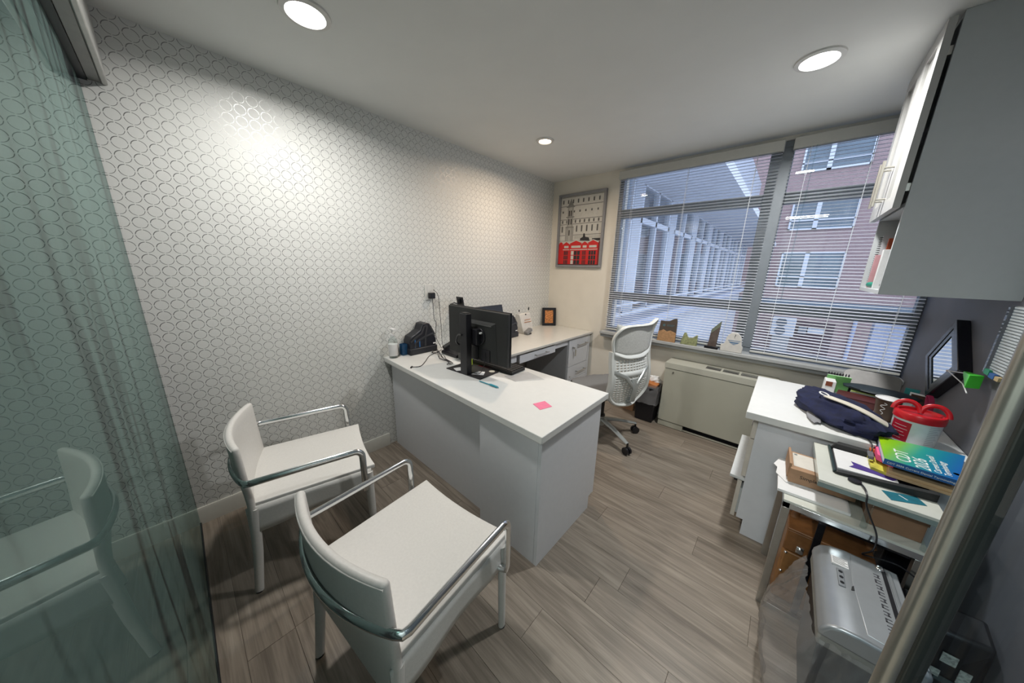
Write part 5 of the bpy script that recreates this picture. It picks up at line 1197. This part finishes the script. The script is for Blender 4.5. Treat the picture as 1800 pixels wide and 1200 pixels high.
t = thing('black_device', 'black plastic device with pale stickers at the floor by the grey wall', 'device', (2.79, 1.5, 0))
part(t, 'case', MB().hexa([(2.70, 1.415, 0.0), (2.872, 1.415, 0.0), (2.875, 1.535, 0.0), (2.70, 1.535, 0.0)], [(2.70, 1.43, 0.375), (2.868, 1.43, 0.395), (2.875, 1.535, 0.41), (2.70, 1.535, 0.40)]), BLACK, bevel=0.012)
part(t, 'rear_case', MB().box(2.705, 1.765, 0.0, 2.84, 1.85, 0.40), BLACK, bevel=0.01)
part(t, 'sticker', MB().obox((2.80, 1.4215, 0.30), (0.03, 0.002, 0.035), rot('X', -2)).obox((2.835, 1.421, 0.26), (0.022, 0.002, 0.05), rot('X', -2)).obox((2.78, 1.420, 0.235), (0.03, 0.002, 0.025), rot('X', -2)), M('pale sticker', (0.42, 0.43, 0.38), 0.6, var=0.5, scale=120))
part(t, 'vent_strip', MB().obox((2.81, 1.4195, 0.22), (0.045, 0.002, 0.02), rot('X', -2)), M('dark grey strip', (0.05, 0.07, 0.075), 0.5))
solo('paper_roll', MB().tube([(2.745, 1.33, 0.028), (2.80, 1.30, 0.028), (2.83, 1.285, 0.028)], 0.027, 16, scales=[0.9, 1, 0.8]), M('pale teal roll', (0.42, 0.46, 0.46), 0.5), 'pale roll lying on the floor by the black device', 'roll', (2.79, 1.31, 0))

# ================================================================== WALL CABINET
t = thing('wall_cabinet', 'grey white wall cabinet with shaker doors above an open cubby', 'cabinet', (2.7, 2.39, 1.367))
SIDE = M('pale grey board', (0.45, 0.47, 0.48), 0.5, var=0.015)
CX0, CX1, CY0, CY1, CZ0 = 2.530, 2.8845, 2.126, 2.652, 1.367
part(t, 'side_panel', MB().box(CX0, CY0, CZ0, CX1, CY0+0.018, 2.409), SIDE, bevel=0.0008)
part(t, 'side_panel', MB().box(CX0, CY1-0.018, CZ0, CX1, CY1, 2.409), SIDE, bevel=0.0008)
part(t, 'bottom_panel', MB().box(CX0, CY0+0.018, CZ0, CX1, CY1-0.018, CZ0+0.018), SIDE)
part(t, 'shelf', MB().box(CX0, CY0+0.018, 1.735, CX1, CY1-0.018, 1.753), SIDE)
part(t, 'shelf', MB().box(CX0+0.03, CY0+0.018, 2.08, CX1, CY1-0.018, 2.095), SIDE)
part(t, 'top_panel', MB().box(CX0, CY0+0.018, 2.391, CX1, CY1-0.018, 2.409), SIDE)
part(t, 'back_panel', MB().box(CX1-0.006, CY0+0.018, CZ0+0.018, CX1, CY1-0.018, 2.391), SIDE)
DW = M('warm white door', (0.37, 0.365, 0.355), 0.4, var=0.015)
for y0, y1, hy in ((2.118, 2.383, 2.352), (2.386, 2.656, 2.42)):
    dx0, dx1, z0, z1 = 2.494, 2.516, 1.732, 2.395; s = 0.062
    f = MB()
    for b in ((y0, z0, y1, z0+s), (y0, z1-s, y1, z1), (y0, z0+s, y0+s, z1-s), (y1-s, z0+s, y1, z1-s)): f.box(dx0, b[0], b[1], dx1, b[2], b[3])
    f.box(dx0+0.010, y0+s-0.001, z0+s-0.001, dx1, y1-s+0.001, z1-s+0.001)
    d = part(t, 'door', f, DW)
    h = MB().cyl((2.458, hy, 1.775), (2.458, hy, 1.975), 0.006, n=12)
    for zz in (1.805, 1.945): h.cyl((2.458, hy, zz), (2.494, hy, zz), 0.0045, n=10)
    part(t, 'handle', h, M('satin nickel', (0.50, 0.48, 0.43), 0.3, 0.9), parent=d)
for hz in (1.80, 2.28): part(t, 'hinge', MB().box(2.516, 2.146, hz, 2.53, 2.16, hz+0.03), STEEL)
CB = CZ0+0.0185
t = thing('spiral_planner', 'white spiral bound planner standing at the far side of the cubby', 'notebook', (2.68, 2.60, CB))
part(t, 'pages', MB().box(2.555, 2.575, CB, 2.80, 2.605, CB+0.27), PAPER)
part(t, 'cover', MB().box(2.553, 2.571, CB, 2.80, 2.575, CB+0.272), M('pale grey cover', (0.45, 0.45, 0.47), 0.5))
rg = MB()
for k in range(24): rg.tube([(2.551+0.008*math.cos(a), 2.588+0.018*math.sin(a), CB+0.012+k*0.0108) for a in [q*PI/4 for q in range(8)]], 0.0014, 5, closed=True)
part(t, 'spiral', rg, BLACK)
for nm, lb, col, y0, y1, x0, hh in (('orange_folder', 'orange red folder standing in the open cubby', (0.40, 0.07, 0.02), 2.50, 2.515, 2.565, 0.25), ('pink_folder', 'pale pink folder standing low in the open cubby', (0.45, 0.25, 0.27), 2.535, 2.545, 2.540, 0.17), ('blue_booklet', 'sky blue booklet standing in the open cubby', (0.05, 0.28, 0.52), 2.46, 2.475, 2.585, 0.21), ('white_booklet', 'white booklet standing nearest the cabinet side in the cubby', (0.6, 0.6, 0.6), 2.40, 2.43, 2.545, 0.19), ('navy_folder', 'tall navy folder at the back of the open cubby', (0.02, 0.05, 0.10), 2.30, 2.34, 2.66, 0.30)):
    solo(nm, MB().box(x0, y0, CB, 2.85, y1, CB+hh), M(nm.replace('_', ' ')+' card', col, 0.6), lb, 'folder' if 'folder' in nm else 'booklet', (2.72, (y0+y1)/2, CB), bevel=0.001)
t = thing('green_marker', 'green tipped marker lying at the front of the open cubby', 'marker', (2.56, 2.45, CB))
part(t, 'grip', MB().tube([(2.545, 2.50, CB+0.016), (2.56, 2.43, CB+0.016)], 0.014, 10), M('green plastic', (0.01, 0.20, 0.13), 0.4))
part(t, 'tip', MB().tube([(2.56, 2.43, CB+0.016), (2.59, 2.33, CB+0.02)], 0.006, 8, scales=[1, 0.4]), BLACK)
CS = 1.7535
for k, (nm, lb, col, z) in enumerate((('yellow_binder', 'yellow binder glimpsed through the cabinet door gap', (0.5, 0.42, 0.05), 1.7535), ('cream_box_file', 'cream box file on the cabinet shelf behind the ajar doors', (0.55, 0.50, 0.42), 2.0955), ('teal_binder', 'teal binder on the upper cabinet shelf behind the doors', (0.02, 0.25, 0.30), 2.0955))):
    y0 = 2.16+0.05*k
    solo(nm, MB().box(2.565, y0, z, 2.85, y0+0.04, z+0.23), M(nm.replace('_', ' '), col, 0.6), lb, 'binder', (2.7, y0+0.02, z), bevel=0.001)
